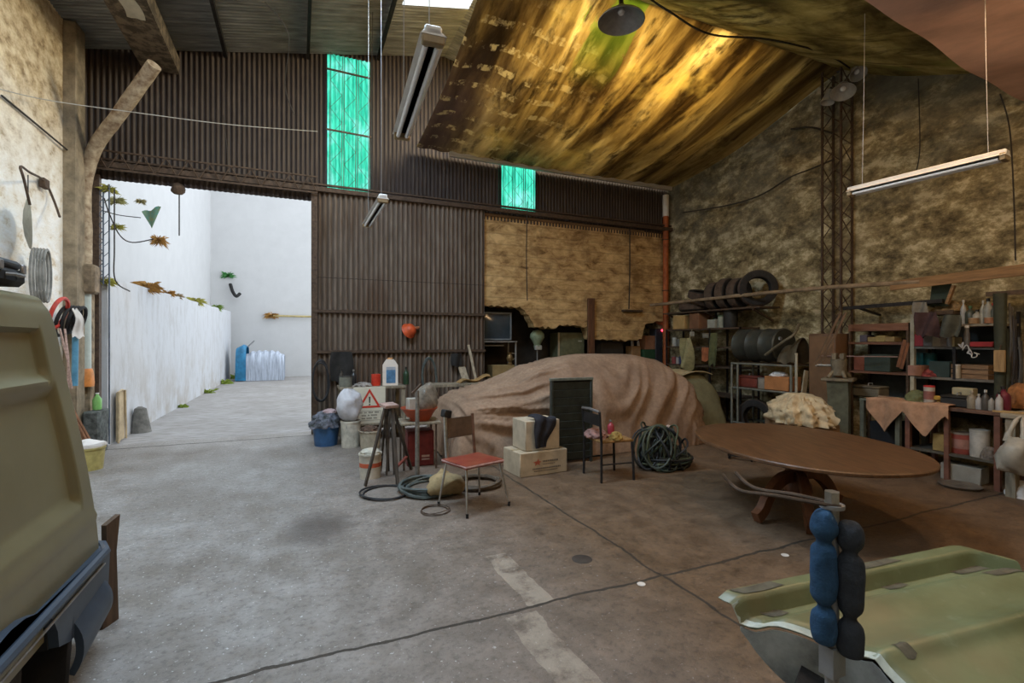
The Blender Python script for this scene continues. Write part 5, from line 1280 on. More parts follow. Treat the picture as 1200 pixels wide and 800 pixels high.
def tyre(name, label, c, rr, w, axis, group=None):
    t = thing(name, label, 'tyre', c, 0, group)
    M = V(axis).to_track_quat('Z', 'Y').to_matrix().to_4x4()
    MB().lathe([(rr*.62, -w*.44), (rr*.80, -w*.52), (rr*.95, -w*.46), (rr*.97, -w*.38), (rr*.97, w*.38), (rr*.95, w*.46), (rr*.80, w*.52), (rr*.62, w*.44), (rr*.60, w*.36), (rr*.86, w*.34), (rr*.86, -w*.34), (rr*.60, -w*.36), (rr*.62, -w*.44)], n=36, M=M).build('carcass', M_TYRE, t)
    MB().lathe([(rr*.965, -w*.40), (rr, -w*.34), (rr, -w*.18), (rr*.985, -w*.16), (rr*.985, -w*.12), (rr, -w*.10), (rr, w*.10), (rr*.985, w*.12), (rr*.985, w*.16), (rr, w*.18), (rr, w*.34), (rr*.965, w*.40)], n=36, M=M).build('tread', mat('brown_dusty_tread', (.115, .078, .055), .9, var=.5, scale=12, bump=.3), t)
    return t
def ty(x, X): return pX(x, 345, X).y
tyre('tyre', 'large tyre facing the hall at the right end of the row on the tyre shelf', (7.66, ty(888, 7.66), 2.235+.33), .33, .20, (-.62, -.78, .06), 'tyres on the shelf')
for k, (px_, rr, lab) in enumerate(((866, .285, 'brown tyre standing just left of the large end tyre'), (852, .30, 'second tyre left of the large end tyre'), (838, .275, 'third tyre left of the large end tyre'))):
    tyre('tyre', lab, (7.68, ty(px_, 7.68), 2.235+rr), rr, .20, (-.10-.05*k, 1, 0), 'tyres on the shelf')
tyre('tyre', 'tyre lying flat at the left end of the tyre shelf', (7.70, ty(813, 7.70), 2.235+.105), .30, .19, (0, .02, 1), 'tyres on the shelf')
tyre('tyre', 'tyre lying tilted on top of the flat tyre on the shelf', (7.71, ty(820, 7.71)-.02, 2.235+.335), .25, .16, (-.06, -.30, 1), 'tyres on the shelf')

# ================================================================ CORNER SHELF UNIT
t = thing('shelf_unit', 'dark shelf unit in the far right corner below the tyres', 'shelf', (7.70, 7.60, 0))
for z_ in (.55, 1.10, 1.48, 1.85): MB().box((0, 0, z_), (.50, 2.0, .03)).build('board', M_DKW, t)
for xx in (-.235, .235):
    for yy in (-.985, -.25, .985): MB().box((xx, yy, .935), (.03, .03, 1.87)).build('upright', M_DKIRON, t)
TZ2 = 1.867
def onX(px_, X, z): p = pX(px_, 400, X); return (p.x, p.y, z)
carton('yellow_box', 'yellow tan box at the left on top of the corner shelf unit', 'box', onX(801, 7.62, TZ2), .30, .32, .29, (.50, .33, .13), rz=.1)
carton('brown_box', 'brown box beside the yellow tan box on top of the corner shelf unit', 'box', onX(820, 7.66, TZ2), .30, .30, .32, (.25, .12, .06), rz=-.1)
carton('white_box', 'small greyish white box right of the brown box on the corner shelf unit', 'box', onX(837, 7.60, TZ2), .18, .20, .17, (.40, .40, .33), tape=False)
can('white_tin', 'small pale tin right of the greyish white box on the corner shelf unit', 'tin', onX(845, 7.60, TZ2), .06, .24, (.36, .38, .30), GRNc)
bottle('dark_bottle', 'dark green bottle behind the greyish white box on the corner shelf unit', 'bottle', onX(839, 7.78, TZ2), .06, .34, (.03, .06, .03), BLK)
can('black_drum', 'black drum at the right end on top of the corner shelf unit', 'drum', onX(856, 7.66, TZ2), .13, .34, (.035, .033, .030), BLK)
z_ = 1.498
for k, (px_, c_, r_, h_, lab) in enumerate(((790.5, (.50, .52, .48), .05, .20, 'white tin at the left end of the upper board of the corner shelf unit'), (796, (.16, .17, .15), .06, .15, 'grey tin second from left on the upper board of the corner shelf unit'), (801, (.10, .11, .11), .05, .17, 'dark tin third from left on the upper board of the corner shelf unit'))):
    can('tin', lab, 'tin', onX(px_, 7.58, z_), r_, h_, c_, GRY)
z_ = 1.118
for k, (px_, c_, r_, h_, lab) in enumerate(((790, (.40, .09, .08), .05, .16, 'small red tin on the middle board of the corner shelf unit'), (794.5, (.42, .38, .36), .045, .15, 'small pale tin right of the red tin on the middle board'), (799, (.05, .07, .18), .05, .18, 'dark blue tin on the middle board of the corner shelf unit'))):
    can('tin', lab, 'tin', onX(px_, 7.55, z_), r_, h_, c_, GRY)
can('blue_drum', 'dark blue drum on the low board of the corner shelf unit', 'drum', onX(789, 7.60, .567), .16, .40, (.025, .04, .12), BLK)
hang('shopping_bag', 'yellowish shopping bag hanging from the corner shelf unit', 'bag', 800, 815, 396, 435, 0, mat('yellowish_bag', (.38, .34, .16), .6, var=.5, scale=9, bump=.2), 2, .12, .55, X=7.38)
b = MB(); p_, q_ = pX(811, 386, 7.36), pX(807, 400, 7.36); b.tube([p_, q_], .008, 5); tag(b.build('bag_strap', cm((.45, .40, .28))), 'pale strap above the yellowish shopping bag', 'strap')
for k, (px_, py_, w_, lab) in enumerate(((811, 391, .12, 'left'), (827, 393, .15, 'right'))):
    p_ = pX(px_, py_, 7.43); b = MB(); b.box(p_, (.012, w_, .09)); tag(b.build('paper_tag', cm((.44, .42, .34) if k == 0 else (.24, .22, .17), .8)), lab+' one of two paper tags on the edge of the corner shelf unit', 'tag')
hang('orange_rag', 'orange rag hanging on the right part of the corner shelf unit', 'rag', 823, 832, 407, 424, 0, mat('orange_rag', (.50, .17, .07), .9, var=.5), 3, .05, .3, X=7.40)
hang('green_jacket', 'olive jacket hanging beside the orange rag', 'jacket', 833, 842, 390, 430, 0, mat('olive_cloth', (.13, .14, .06), .9, var=.5), 5, .06, .3, X=7.40)

# ================================================================ TUBULAR RACK
M_TUBE2 = mat('grey_green_tube', (.24, .25, .21), .5, .3, var=.4)
t = thing('tube_rack', 'grey tubular steel rack between the covered load and the brown cabinet', 'rack', (7.22, 5.785, 0))
ys = (-.565, .565)
for xx in (-.26, .26):
    for yy in ys: MB().cyl((xx, yy, 0), (xx, yy, 1.22), .020, n=10).build('upright', M_TUBE2, t)
MB().cyl((-.26, .44, 0), (-.26, .44, 1.22), .018, n=10).build('upright', M_TUBE2, t)
for z_ in (1.22, .80, .20):
    b = MB(); b.tube([(-.26, -.565, z_), (-.26, .565, z_), (.26, .565, z_), (.26, -.565, z_)], .017, 8, True); b.build('rail', M_TUBE2, t)
for z_ in (1.235, .81): MB().box((0, 0, z_), (.50, 1.12, .012)).build('shelf_board', M_DKW, t)
M_FEND = mat('dark_panel_metal', (.075, .078, .065), .45, .4, var=.4, scale=4)
t = thing('steel_drum', 'large dark steel drum lying on top of the tubular rack', 'drum', (7.24, 5.96, 1.245))
Md = Mx.Rotation(pi/2, 4, 'X')
MB().lathe([(0, -.42), (.27, -.42), (.285, -.40), (.275, -.38), (.275, -.14), (.287, -.125), (.275, -.11), (.275, .12), (.287, .135), (.275, .15), (.275, .38), (.285, .40), (.27, .42), (0, .42)], (0, 0, .29), 32, Md).build('shell', M_FEND, t)
MB().cyl((-.12, -.42, .40), (-.12, -.445, .40), .03, n=12).build('bung', M_GREYM, t)
b = MB(); b.sheet(lambda u, v: V((7.0+.42*u, 5.20+.30*v, 1.26+.40*sin(pi*u)**.7*(1-.4*v)+.02*sin(9*v))), 14, 10, .01); tag(b.build('fender', mat('brownish_fender', (.15, .12, .075), .5, .3, var=.5, scale=4)), 'dusty curved car fender lying on the right end of the tubular rack', 'fender')
b = MB(); b.tube(smooth([pX(897, 416, 6.93), pX(915, 402, 6.93), pX(930, 392, 7.0), pX(936, 380, 7.2)], 4), .022, 8); tag(b.build('exhaust_pipe', mat('dull_exhaust', (.26, .23, .16), .5, .5, var=.5)), 'bent grey exhaust pipe leaning between tubular rack and brown cabinet', 'pipe')
carton('orange_box', 'orange cardboard box on the middle shelf of the tubular rack', 'box', (7.16, 5.52, .818), .30, .44, .22, (.52, .22, .08), tape=False)
heap('white_rag', 'white rag lying on top of the orange cardboard box', 'rag', (7.16, 5.58, 1.04), .22, .26, .07, MC['white_cloth'], .35, 6, 3)
can('grey_tin', 'grey tin beside the orange box on the middle shelf of the tubular rack', 'tin', (7.10, 5.82, .818), .09, .18, (.33, .30, .25), GRY)
toolbox('red_toolbox', 'dark red tool box at the left of the tubular rack middle shelf', 'toolbox', (7.16, 6.12, .818), .22, .40, .20, (.20, .045, .03))
tyre('tyre', 'worn tyre standing on the floor inside the tubular rack', (7.20, 6.06, .305), .30, .19, (-1, -.25, .05))
t = tyre('tyre', 'tyre with a brown face leaning on the floor below the tubular rack', (7.20, 5.43, .305), .30, .19, (-1, .35, .05))
# tall brown cabinet and white pole
t = thing('brown_cabinet', 'tall brown cabinet standing between the tubular rack and the vise', 'cabinet', (7.45, 4.93, 0), 0)
M_BRC = mat('brown_cabinet_paint', (.19, .105, .055), .55, var=.4, scale=3, stretch=(1, 1, .5))
MB().box((0, 0, .86), (.42, .42, 1.72), bev=.02, seg=2).build('body', M_BRC, t)
MB().box((-.214, 0, .88), (.012, .37, 1.60), bev=.004).build('door', mat('brown_door_paint', (.22, .125, .065), .5, var=.35, scale=3), t)
MB().box((-.23, -.14, .95), (.022, .02, .12), bev=.004).build('handle', M_CHROME, t)
b = MB(); q_ = pX(934.5, 440, 7.05); b.cyl((q_.x, q_.y+.02, 0), (q_.x, q_.y+.02, 1.42), .022, n=10); tag(b.build('white_pole', cm((.50, .48, .38))), 'white pole standing against the left side of the brown cabinet', 'pole')
b = MB(); b.bar(onX(968, 6.95, .01), (7.5, 5.22, 1.2), .05, .02, bev=.003) if False else b.bar((7.0, 5.155, .01), (7.22, 5.155, 1.15), .10, .02, bev=.003)
tag(b.build('pale_board', mat('pale_slab', (.40, .36, .26), .8, var=.4, scale=4)), 'pale board leaning at the right end of the tubular rack', 'board')
# crate with canvas heap
t = crate('wooden_crate', 'brown slatted crate under the heap of canvas behind the oval table', 'crate', (6.02, 4.38, 0), .62, .62, .56, (.24, .14, .07), rz=R(-25))
o = heap('canvas_heap', 'big heap of cream canvas on the brown crate behind the oval table', 'canvas', (5.98, 4.36, .565), .66, .92, .36, mat('cream_canvas', (.62, .50, .31), .9, var=.45, scale=6, bump=.2, col2=(.36, .26, .15)), .20, 9, 6, rz=R(-25), pleat=.22)
# vise on its pedestal
vx, vy = 6.76, 4.36
M_VISE = mat('dusty_vise_iron', (.25, .215, .15), .6, .3, var=.5, scale=10)
t = thing('bench_vise', 'dusty bench vise mounted on a square pedestal', 'vise', (vx, vy, 0), R(25))
MB().box((0, 0, 1.085), (.40, .36, .04), bev=.008).build('plate', M_VISE, t)
b = MB(); b.prism([(-.17, 1.06), (.17, 1.06), (.10, .85), (.13, .05), (-.13, .05), (-.10, .85)], .24, Mx.Translation(V((0, .12, 0))) @ Mx.Rotation(pi/2, 4, 'X')); b.build('pedestal', mat('grey_green_cast', (.14, .145, .10), .6, var=.4), t)
MB().box((0, 0, .02), (.36, .36, .04)).build('foot_plate', M_DKIRON, t)
for a_ in (.6, 2.2, 3.8, 5.3):
    b = MB(); b.tube(smooth([(.07*cos(a_), .07*sin(a_), 1.20), (.12*cos(a_), .12*sin(a_), 1.14), (.16*cos(a_), .14*sin(a_), 1.107)], 3), .022, 8); b.build('claw_foot', M_VISE, t)
MB().lathe([(0, 1.13), (.085, 1.14), (.095, 1.18), (.085, 1.24), (.10, 1.30), (.10, 1.36), (0, 1.36)], n=20).build('body', M_VISE, t)
MB().box((0, -.045, 1.395), (.20, .055, .09), bev=.008).build('fixed_jaw', M_VISE, t)
MB().box((0, .045, 1.395), (.20, .055, .09), bev=.008).build('sliding_jaw', M_VISE, t)
MB().cyl((0, .07, 1.27), (0, .26, 1.27), .018).build('screw', M_CHROME, t)
MB().cyl((-.12, .25, 1.27), (.12, .25, 1.27), .010).build('handle_bar', M_CHROME, t)
# iron bar rack with leaning rods
b = MB(); b.bar((7.55, 4.80, 2.10), (7.55, 3.55, 2.12), .05, .05); 
for yy in (4.6, 3.75): b.bar((7.55, yy, 2.10), (8.09, yy, 2.0), .03)
tag(b.build('iron_bar', M_DKIRON), 'black iron bar fixed across the right wall above the left shelves', 'bar')
for k, (dx_, dy_) in enumerate(((0, 0), (.05, .09))):
    b = MB(); a_ = pX(985+6*k, 366, 7.16); c_ = pX(956+7*k, 426, 6.9); dr = (c_-a_); c_ = a_+dr*1.0; b.bar(a_, c_, .035, .025); tag(b.build('leaning_rod', mat('brown_rod', (.20, .13, .08), .7, var=.4)), ('left', 'right')[k]+' one of two long brown rods leaning from the iron bar beside the vise', 'rod')
for k, (xa, ya, xb, yb) in enumerate(((1060, 398, 1052, 430), (1064, 402, 1056, 432))):
    b = MB(); b.bar(pX(xa, ya, 7.16), pX(xb, yb, 7.10), .035, .025); tag(b.build('wooden_handle', cm((.24, .11, .06), .7)), ('left', 'right')[k]+' one of two short reddish handles hanging by the white shelf post', 'handle')  # short wooden handles hanging by the shelf post

# ================================================================ SHELVES ALONG THE RIGHT WALL
M_RSH = mat('reddish_shelf', (.23, .105, .060), .7, var=.45, scale=4, stretch=(5, .7, 5))
t = thing('plank_rack', 'reddish wooden shelf rack behind the vise on the right wall', 'shelf', (7.72, 4.29, 0))
for z_, th_ in ((1.80, .10), (1.575, .035), (1.16, .03)): MB().box((0, 0, z_), (.50, .78, th_)).build('board', M_RSH, t)
for yy in (-.375, .375):
    for xx in (-.225, .225): MB().box((xx, yy, .925), (.04, .03, 1.85)).build('upright', M_DKW, t)
MB().box((.25, 0, 1.2), (.012, .76, .9)).build('back_panel', cm((.055, .06, .05)), t)
t = thing('storage_rack', 'tall cluttered shelf rack on the right wall behind the bench', 'shelf', (7.72, 3.42, 0))
for z_ in (1.80,): MB().box((0, -.22, z_), (.50, .44, .03)).build('board', M_OLDW, t)
for z_ in (1.52, 1.13, .84): MB().box((0, 0, z_), (.50, .90, .03)).build('board', mat('grey_shelf_board', (.20, .18, .15), .7, var=.4), t)
MB().box((-.235, .432, .98), (.05, .045, 1.96)).build('white_post', mat('pale_post', (.46, .42, .31), .7, var=.4), t)
for xx, yy in ((.235, .43), (.235, -.43), (-.235, -.42), (-.24, -.02)): MB().box((xx, yy, .98 if yy != -.02 else 1.33), (.03, .03, 1.96 if yy != -.02 else .40)).build('post', M_DKIRON, t)
MB().box((.252, 0, 1.2), (.008, .86, 1.2)).build('back_panel', cm((.03, .034, .03)), t)
SXF = 7.56
def sh(px_, z, X=SXF): return onX(px_, X, z+.016)
# top board: bottles and cans
for k, (px_, r_, h_, c_, cap, lab) in enumerate(((1129, .030, .30, (.40, .40, .38), WHT, 'tall grey spray bottle at the left end of the top board of the storage rack'), (1137, .05, .22, (.07, .08, .06), GRNc, 'dark bottle second from left on the top board of the storage rack'),
        (1145, .045, .17, (.42, .40, .32), BLK, 'pale squat bottle in the middle of the storage rack top board'), (1152, .028, .28, (.46, .44, .36), WHT, 'slim white bottle right of the pale squat one on the top board'),
        (1158, .05, .30, (.30, .30, .26), BLK, 'big grey bottle at the right part of the storage rack top board'), (1164, .035, .24, (.06, .07, .05), RED, 'dark bottle at the right end of the storage rack top board'))):
    bottle('bottle', lab, 'bottle', sh(px_, 1.80), r_, h_, c_, cap, group='bottles on the top board')
for k, (px_, c_, lab) in enumerate(((1141, (.42, .25, .12), 'left'), (1160, (.44, .20, .10), 'right'))):
    can('small_tin', lab+' one of two low orange tins at the front of the storage rack top board', 'tin', sh(px_, 1.80, 7.50), .05, .07, c_, (.5, .4, .28))
# upper board
carton('red_box', 'flat red box at the right end of the upper storage rack board', 'box', sh(1156, 1.52), .26, .22, .06, (.42, .04, .04), tape=False)
carton('red_box', 'small red and white box at the left end of the upper storage rack board', 'box', sh(1078, 1.52, 7.52), .10, .13, .16, (.40, .05, .06), tape=False)
can('white_tin', 'white tin right of the small red box on the upper storage rack board', 'tin', sh(1084, 1.52, 7.52), .04, .14, (.48, .44, .42), WHT)
for k, (px_, c_, h_, w_, lab) in enumerate(((1092, (.16, .15, .14), .17, .11, 'grey box third on the upper board of the storage rack'), (1102, (.30, .26, .20), .14, .10, 'tan box in the middle of the upper storage rack board'), (1110, (.22, .18, .15), .20, .08, 'dusky narrow box right of the tan box on the upper board'), (1118, (.36, .30, .16), .12, .09, 'small ochre box right of the middle of the upper board'))):
    carton('small_box', lab, 'box', sh(px_, 1.52, 7.54), .18, w_, h_, c_, tape=False)
for k, (px_, lab) in enumerate(((1113, 'left'), (1133, 'right'))):
    t = bottle('spray_can', lab+' one of two small white lidded spray cans before the hanging coats', 'can', sh(px_, 1.52, 7.43 if k else 7.46), .03, .30 if k == 0 else .26, (.16, .15, .14), (.72, .70, .66), neck=.7)
hang('maroon_coat', 'dark maroon coat hanging on the left part of the storage rack', 'coat', 1076, 1104, 366, 396, 0, mat('maroon_cloth', (.085, .045, .045), .9, var=.5), 1, .09, .2, X=7.36)
hang('grey_coat', 'grey-green coat hanging in the middle of the storage rack', 'coat', 1105, 1128, 369, 396, 0, mat('grey_green_cloth', (.095, .10, .08), .9, var=.5), 4, .10, .25, X=7.34)
hang('pale_sheet', 'pale grey sheet hanging at the upper left of the storage rack', 'cloth', 1072, 1090, 354, 377, 0, mat('pale_grey_cloth', (.26, .24, .20), .9, var=.4), 7, .05, .3, X=7.40)
heap('straw_bundle', 'ochre straw bundle lying on top of the storage rack left part', 'bundle', (7.80, 3.60, 1.99), .26, .32, .14, mat('ochre_straw', (.36, .24, .11), .9, var=.6, scale=22, bump=.4), .35, 7, 2)
t = thing('top_tray', 'dark tray over the left part of the storage rack under the straw bundle', 'tray', (7.72, 3.62, 1.945))
MB().box((0, 0, .015), (.46, .40, .03)).build('base', M_DKW, t)
MB().box((-.222, 0, .035), (.012, .40, .03)).build('lip', M_DKW, t)
# white twisted wire
b = MB(); q2 = random.Random(5); pts = [pX(1124+22*i/24.0+q2.uniform(-3, 3), 402+16*i/24.0+q2.uniform(-4, 4), 7.38+q2.uniform(-.03, .03)) for i in range(24)]
b.tube(smooth(pts, 3), .006, 5); tag(b.build('tangled_twine', cm((.72, .70, .66))), 'tangled white cord hanging from the upper storage rack board', 'cord')
# middle board
for k, (px_, lab) in enumerate(((1079, 'left'), (1090, 'right'))):
    can('teal_can', lab+' one of two teal canisters at the back of the storage rack middle board', 'can', sh(px_, 1.13, 7.78), .075, .30, (.02, .13, .13), (.02, .09, .09))
carton('pink_box', 'pinkish cardboard box at the left of the storage rack middle board', 'box', sh(1077, 1.13, 7.55), .22, .16, .14, (.42, .22, .16), tape=False)
heap('red_cloth', 'small red cloth right of the pinkish box on the middle board', 'cloth', sh(1091, 1.13, 7.55), .22, .17, .10, mat('dull_red_cloth', (.30, .06, .055), .9, var=.5), .3, 6, 3)
carton('dark_box', 'dark teal box in the middle of the storage rack middle board', 'box', sh(1107, 1.13, 7.62), .26, .22, .20, (.04, .065, .06), tape=False)
crate('wooden_crate', 'small brown slatted crate at the right of the storage rack middle board', 'crate', sh(1143, 1.13, 7.66), .28, .36, .17, (.34, .20, .105))
can('white_tin', 'narrow white tin left of the small brown crate', 'tin', sh(1122, 1.13, 7.50), .035, .17, (.42, .36, .26), WHT)
# dark post with wood block at the rack end, hanging ropes beyond
q_ = pX(1172, 400, 7.38); b = MB(); b.tube([(q_.x, q_.y, .86), (q_.x, q_.y, 1.5), (q_.x, q_.y, 2.15)], [.05, .055, .06], 10); b.jitter(.012, 6)
tag(b.build('dark_post', cm((.055, .058, .035), .8)), 'dark rag-wrapped post at the right end of the storage rack', 'post')
q_ = pX(1171.5, 423, 7.29); t = thing('wood_block', 'tan wooden block hanging on the dark post at the right end of the storage rack', 'block', (q_.x, q_.y, q_.z-.125))
MB().box((0, 0, .125), (.03, .10, .25), bev=.006).build('block', mat('tan_block', (.45, .29, .13), .7, var=.5, scale=5, stretch=(4, 4, .6)), t)
MB().tube([(0, 0, .25), (.03, 0, .31)], .006, 5).build('hook', M_IRON, t)
for k, (px_, y0, y1, c_, lab) in enumerate(((1180, 385, 470, (.07, .075, .05), 'thick dark hose hanging right of the dark post'), (1187, 370, 460, (.045, .04, .04), 'dark strap hanging near the right photo edge'), (1194, 395, 465, (.09, .085, .075), 'grey cable hanging at the right photo edge'), (1183, 355, 440, (.11, .10, .085), 'thin grey rope hanging beyond the dark post'))):
    b = MB(); b.tube(smooth([pX(px_, y0, 7.46), pX(px_+2, (y0+y1)/2, 7.40), pX(px_-1, y1, 7.42), pX(px_+3, y1+2, 7.44), pX(px_+4, (y0+y1)/2, 7.46), pX(px_+3, y0+4, 7.48)], 5), .016 if k == 0 else .011, 6)
    tag(b.build('hanging_hose', cm(c_, .7)), lab, 'hose')
b = MB(); b.box((7.50, 2.55, 2.16), (.04, 1.1, .05)); tag(b.build('hook_rail', M_DKW), 'dark hook rail carrying ropes and hoses at the right photo edge', 'rail')
heap('orange_bundle', 'orange brown bundle on the bench at the right photo edge', 'bundle', onX(1196, 7.25, .875), .2, .24, .26, mat('orange_bundle', (.36, .15, .05), .85, var=.6, scale=10), .35, 6, 2)
# dark green board and wedge behind the plank
b = MB(); p_ = pX(1102, 345, 7.62); b.box(p_, (.03, .20, .30), rx=.1); tag(b.build('green_board', cm((.035, .055, .03), .6)), 'small dark green board standing behind the long brown plank', 'board')
b = MB(); b.bar(pX(1118, 334, 7.5), pX(1110, 356, 7.5), .05, .03); tag(b.build('wooden_strut', MC['orange_plank']), 'short wooden strut below the long brown plank', 'strut')
# ================================================================ BENCHES
M_GGW = mat('green_grey_bench', (.16, .17, .13), .6, .2, var=.4)
t = thing('work_bench', 'grey-green metal work bench under the shelves behind the oval table', 'bench', (7.14, 3.90, 0))
MB().box((0, 0, .835), (.62, .48, .03), bev=.004).build('top', M_GGW, t)
for xx in (-.28, .28):
    for yy in (-.21, .21): MB().box((xx, yy, .41), (.05, .05, .82)).build('leg', M_GGW, t)
M_RED2 = mat('brown_red_frame', (.20, .085, .055), .6, var=.45)
t = thing('work_bench', 'reddish framed work bench with a low shelf by the right wall', 'bench', (7.14, 3.16, 0))
MB().box((0, 0, .825), (.62, .92, .04), bev=.004).build('top', mat('dark_red_top', (.16, .085, .055), .6, var=.5), t)
MB().box((0, 0, .30), (.58, .86, .025)).build('shelf', mat('dark_board', (.10, .09, .07), .7, var=.4), t)
for xx in (-.28, .28):
    for yy in (-.42, .42): MB().box((xx, yy, .40), (.05, .05, .80)).build('leg', M_RED2, t)
MB().box((-.28, .03, .40), (.04, .045, .80)).build('leg', M_RED2, t)
t = thing('wood_bench', 'wooden topped bench at the right photo edge', 'bench', (7.12, 2.10, 0))
MB().box((0, 0, .835), (.90, 1.10, .05), bev=.006).build('top', mat('light_bench_top', (.42, .36, .26), .7, var=.45, scale=4, stretch=(5, .7, 5)), t)
for xx in (-.38, .38):
    for yy in (-.48, .48): MB().box((xx, yy, .405), (.08, .08, .81)).build('leg', M_OLDW, t)
for k, (px_, X_, c_, lab) in enumerate(((1180, 6.78, (.50, .33, .14), 'yellow wooden strip lying on the bench at the right photo edge'), (1192, 6.85, (.45, .37, .22), 'pale wooden strip lying behind the yellow strip on the bench'))):
    q_ = onX(px_, X_, .868); b = MB(); b.box((q_[0], q_[1]-.1, q_[2]), (.05, .40, .014), rz=.3); tag(b.build('wooden_strip', cm(c_, .7)), lab, 'strip')
# things on the benches
BZ = .847
bt = lambda px_, X=6.95, z=BZ: onX(px_, X, z)
can('red_lid_jar', 'white jar with a red lid standing on the reddish bench', 'jar', bt(1089, 7.0), .055, .22, (.50, .46, .40), (.55, .03, .03), band=(.30, .12, .10))
heap('green_bundle', 'olive green bundle left of the jar with the red lid', 'bundle', bt(1074, 7.08, .852), .22, .22, .14, mat('olive_bundle', (.20, .22, .10), .85, var=.5), .3, 6, 5)
b = MB(); q_ = V(bt(1103, 7.05, .90)); b.bar(q_+V((0, .16, .02)), q_+V((-.05, -.12, .03)), .09, .05, bev=.01); b.bar(q_+V((-.02, .0, -.05)), q_+V((.0, .0, .0)), .06, .05); tag(b.build('yellow_tool', cm((.48, .30, .05))), 'yellow power tool lying right of the jar with the red lid', 'tool')
toolbox('black_toolbox', 'black tool box with a pale label on the reddish bench', 'toolbox', bt(1124, 7.02), .20, .28, .13, (.025, .025, .025))
b = MB(); q_ = pX(1128, 462, 7.12); carton('label_box', 'small cream box behind the black tool box', 'box', (7.30, q_.y+.06, BZ), .12, .20, .20, (.46, .40, .25), tape=False)
for k, (px_, r_, h_, c_, cap, lab) in enumerate(((1139, .045, .20, (.30, .25, .18), (.4, .34, .26), 'tan bottle right of the black tool box'), (1147, .03, .17, (.42, .42, .42), WHT, 'small pale bottle in the middle of the bottles on the reddish bench'), (1155, .035, .22, (.09, .08, .07), (.6, .6, .58), 'dark bottle with a pale cap on the reddish bench'), (1162, .03, .16, (.36, .34, .30), BLK, 'small grey bottle at the right end of the reddish bench'))):
    bottle('bottle', lab, 'bottle', bt(px_, 6.94), r_, h_, c_, cap, group='bottles on the reddish bench')
bottle('maroon_bottle', 'dark maroon bottle at the left end of the edge bench', 'bottle', onX(1176, 6.95, .861), .06, .26, (.16, .02, .04), BLK)
bottle('white_bottle', 'white bottle with a dark cap beside the dark maroon bottle', 'bottle', onX(1171, 6.86, .861), .03, .20, (.52, .50, .48), BLK)
toolbox('grey_toolbox', 'grey tool box with a pale lid on the grey-green bench right of the vise', 'toolbox', bt(1020, 7.15, .852), .24, .34, .15, (.15, .13, .09))
b = MB(); p_ = bt(1040, 7.05, .852); b.cyl((p_[0], p_[1]+.18, .87), (p_[0], p_[1]-.15, .87), .018, n=10); tag(b.build('steel_tube', M_CHROME), 'short bright steel tube lying on the grey-green bench', 'tube')
# left shelves contents
q2 = random.Random(21)
for k, (px_, c_, h_, w_, lab) in enumerate(((1016, (.10, .09, .12), .10, .10, 'dark tin at the left of the reddish rack second board'), (1026, (.32, .24, .10), .07, .12, 'low ochre box second on the reddish rack second board'), (1036, (.36, .28, .11), .09, .12, 'ochre box in the middle of the reddish rack second board'), (1047, (.30, .22, .10), .07, .12, 'flat ochre box at the right of the reddish rack second board'))):
    carton('small_box', lab, 'box', onX(px_, 7.58, 1.594), .18, w_, h_, c_, tape=False)
carton('red_brown_box', 'red-brown box on the low board of the reddish rack behind the vise', 'box', onX(1013, 7.60, 1.177), .26, .15, .20, (.26, .085, .05), tape=False)
carton('green_case', 'dark green case on the low board of the reddish rack', 'case', onX(1035, 7.62, 1.177), .30, .34, .24, (.055, .075, .06), tape=False)
b = MB(); b.cyl(pX(963, 417, 7.2), pX(1052, 418, 7.36), .008, n=6); tag(b.build('steel_rod', cm((.34, .22, .19), .5)), 'thin steel rod stretched across the front of the reddish rack', 'rod')
carton('dark_cabinet', 'black box standing under the grey-green bench', 'box', (7.16, 3.90, 0), .42, .36, .55, (.018, .018, .02), tape=False)
# pink towel draped over the grey-green bench front
def towel(u, v):
    y = 4.02-.88*u; s = v*.72
    lowe = .11+.29*(1-abs(2*((u*2.05+.02) % 1)-1))
    if s < .30: x, z = 7.09-s, .858+.012*sin(9*u)
    else:
        f = min(1, (s-.30)/.42); x, z = 6.785-.015*sin(11*u+3)-.012*sin(23*u), .858-f*lowe*1.0
        if f < .12: x += .0; z = .858-f*lowe
    return V((x, y, z+.004))
b = MB(); b.sheet(towel, 34, 24, .008); tag(b.build('pink_towel', mat('dusty_pink_towel', (.50, .29, .175), .95, var=.35, scale=9, bump=.3), ang=70), 'dusty pink towel draped over the front of the grey-green bench', 'towel')
# low shelf of the reddish bench
can('white_can', 'large white can on the low shelf of the reddish bench', 'can', onX(1148, 6.98, .314), .085, .30, (.56, .53, .47), (.46, .44, .38))
t = can('red_can', 'red printed can left of the large white can on the low shelf', 'can', onX(1127, 7.02, .314), .10, .24, (.32, .07, .05), (.26, .22, .18), band=(.36, .18, .14))
carton('yellow_box', 'yellow-brown box at the left of the low shelf of the reddish bench', 'box', onX(1108, 7.0, .314), .22, .16, .20, (.36, .25, .09), tape=False)
heap('grey_rags', 'grey rags at the right end of the reddish bench low shelf', 'rags', onX(1160, 6.95, .314), .16, .14, .13, mat('mid_grey_rags', (.22, .19, .16), .9, var=.5), .35, 6, 1)
carton('white_crate', 'dirty white box on the floor under the reddish bench', 'box', (7.02, 3.10, 0), .24, .36, .19, (.34, .32, .27), tape=False, rz=.1)
b = MB(); b.lathe([(0, 0), (.16, 0), (.19, .03), (.18, .035), (.15, .012), (0, .012)], (6.66, 2.98, 0.0), 26); tag(b.build('drip_tray', cm((.16, .13, .10), .5)), 'round dark drip tray on the floor before the reddish bench', 'tray')
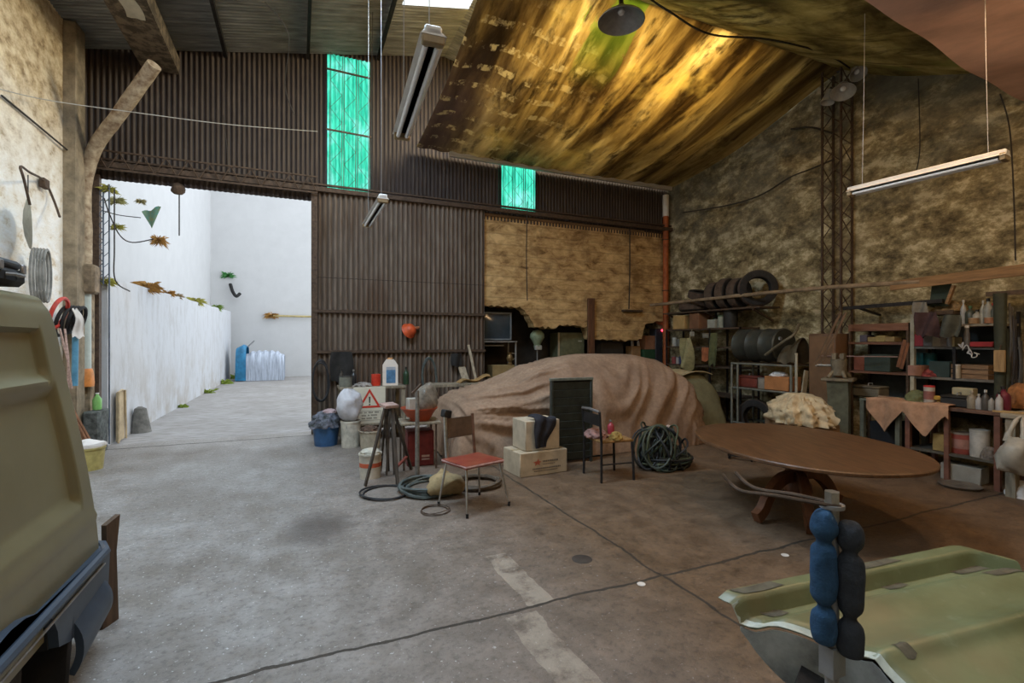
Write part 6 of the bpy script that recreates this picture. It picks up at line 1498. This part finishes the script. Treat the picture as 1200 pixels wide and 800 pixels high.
# white plastic bag at the right edge
q_ = pX(1190, 530, 6.52); b = MB(); b.lathe([(0, -.20), (.06, -.195), (.115, -.14), (.13, -.05), (.12, .03), (.10, .09), (.085, .13), (.05, .15), (0, .14)], q_, 26); b.jitter(.07, 6, 2); b.jitter(.035, 14, 3)
for s_ in (-1, 1): b.tube(smooth([(q_.x, q_.y+.07*s_, q_.z+.10), (q_.x+.02, q_.y+.05*s_, q_.z+.20), (q_.x+.10, q_.y+.02*s_, q_.z+.33), (q_.x+.16, q_.y, q_.z+.34)], 4), [.03]*4+[.022]*4+[.014]*5, 6)
tag(b.build('plastic_bag', mat('pale_plastic_bag', (.50, .46, .38), .4, var=.3, scale=6), ang=70), 'pale plastic bag hanging on the front of the bench at the right photo edge', 'bag')
heap('crumpled_paper', 'crumpled white paper on the floor at the right photo edge', 'paper', (fl(1199, 582)[0], fl(1199, 582)[1], 0), .22, .26, .16, MC['white_cloth'], .3, 6, 8)
t = thing('floor_dolly', 'low dark dolly on the floor beside the oval table', 'dolly', (*fl(872, 536)[:2], 0), .5)
b = MB(); b.bar((-.24, -.14, .06), (.24, -.14, .06), .03); b.bar((-.24, .14, .06), (.24, .14, .06), .03); b.bar((-.2, -.14, .06), (-.2, .14, .06), .03); b.bar((.2, -.14, .06), (.2, .14, .06), .03); b.build('frame', M_DKIRON, t)
for xx in (-.2, .2):
    for yy in (-.14, .14): MB().cyl((xx, yy-.012, .024), (xx, yy+.012, .024), .024, n=14).build('caster', M_BLACK, t)
# ================================================================ UNSEEN FILL LAMPS ADDED OUTSIDE THE FRAME
M_GLOW = mat('fill_bulb', (1, .72, .40), .4, var=0, bump=0, emit=6)
for k, (x, y, z, pw) in enumerate(((2.7, 1.5, 4.9, 110), (4.7, 1.9, 4.3, 80), (6.4, .6, 3.9, 35), (4.0, -2.2, 4.4, 25))):
    t = dish_lamp((x, y, z), .24, ('added warm fill lamp hanging high above the floor joint', 'added warm fill lamp hanging under the pink cloth', 'added warm fill lamp near the right wall', 'rearmost added warm fill lamp')[k]+' of the hall')
    for c in t.children:
        if c.name.startswith('bulb'): c.data.materials[0] = M_GLOW
        if c.name.startswith('stem'): pass
    point('bulb_fill_light', (x, y, z-.05), pw, (1, .63, .31), .07)
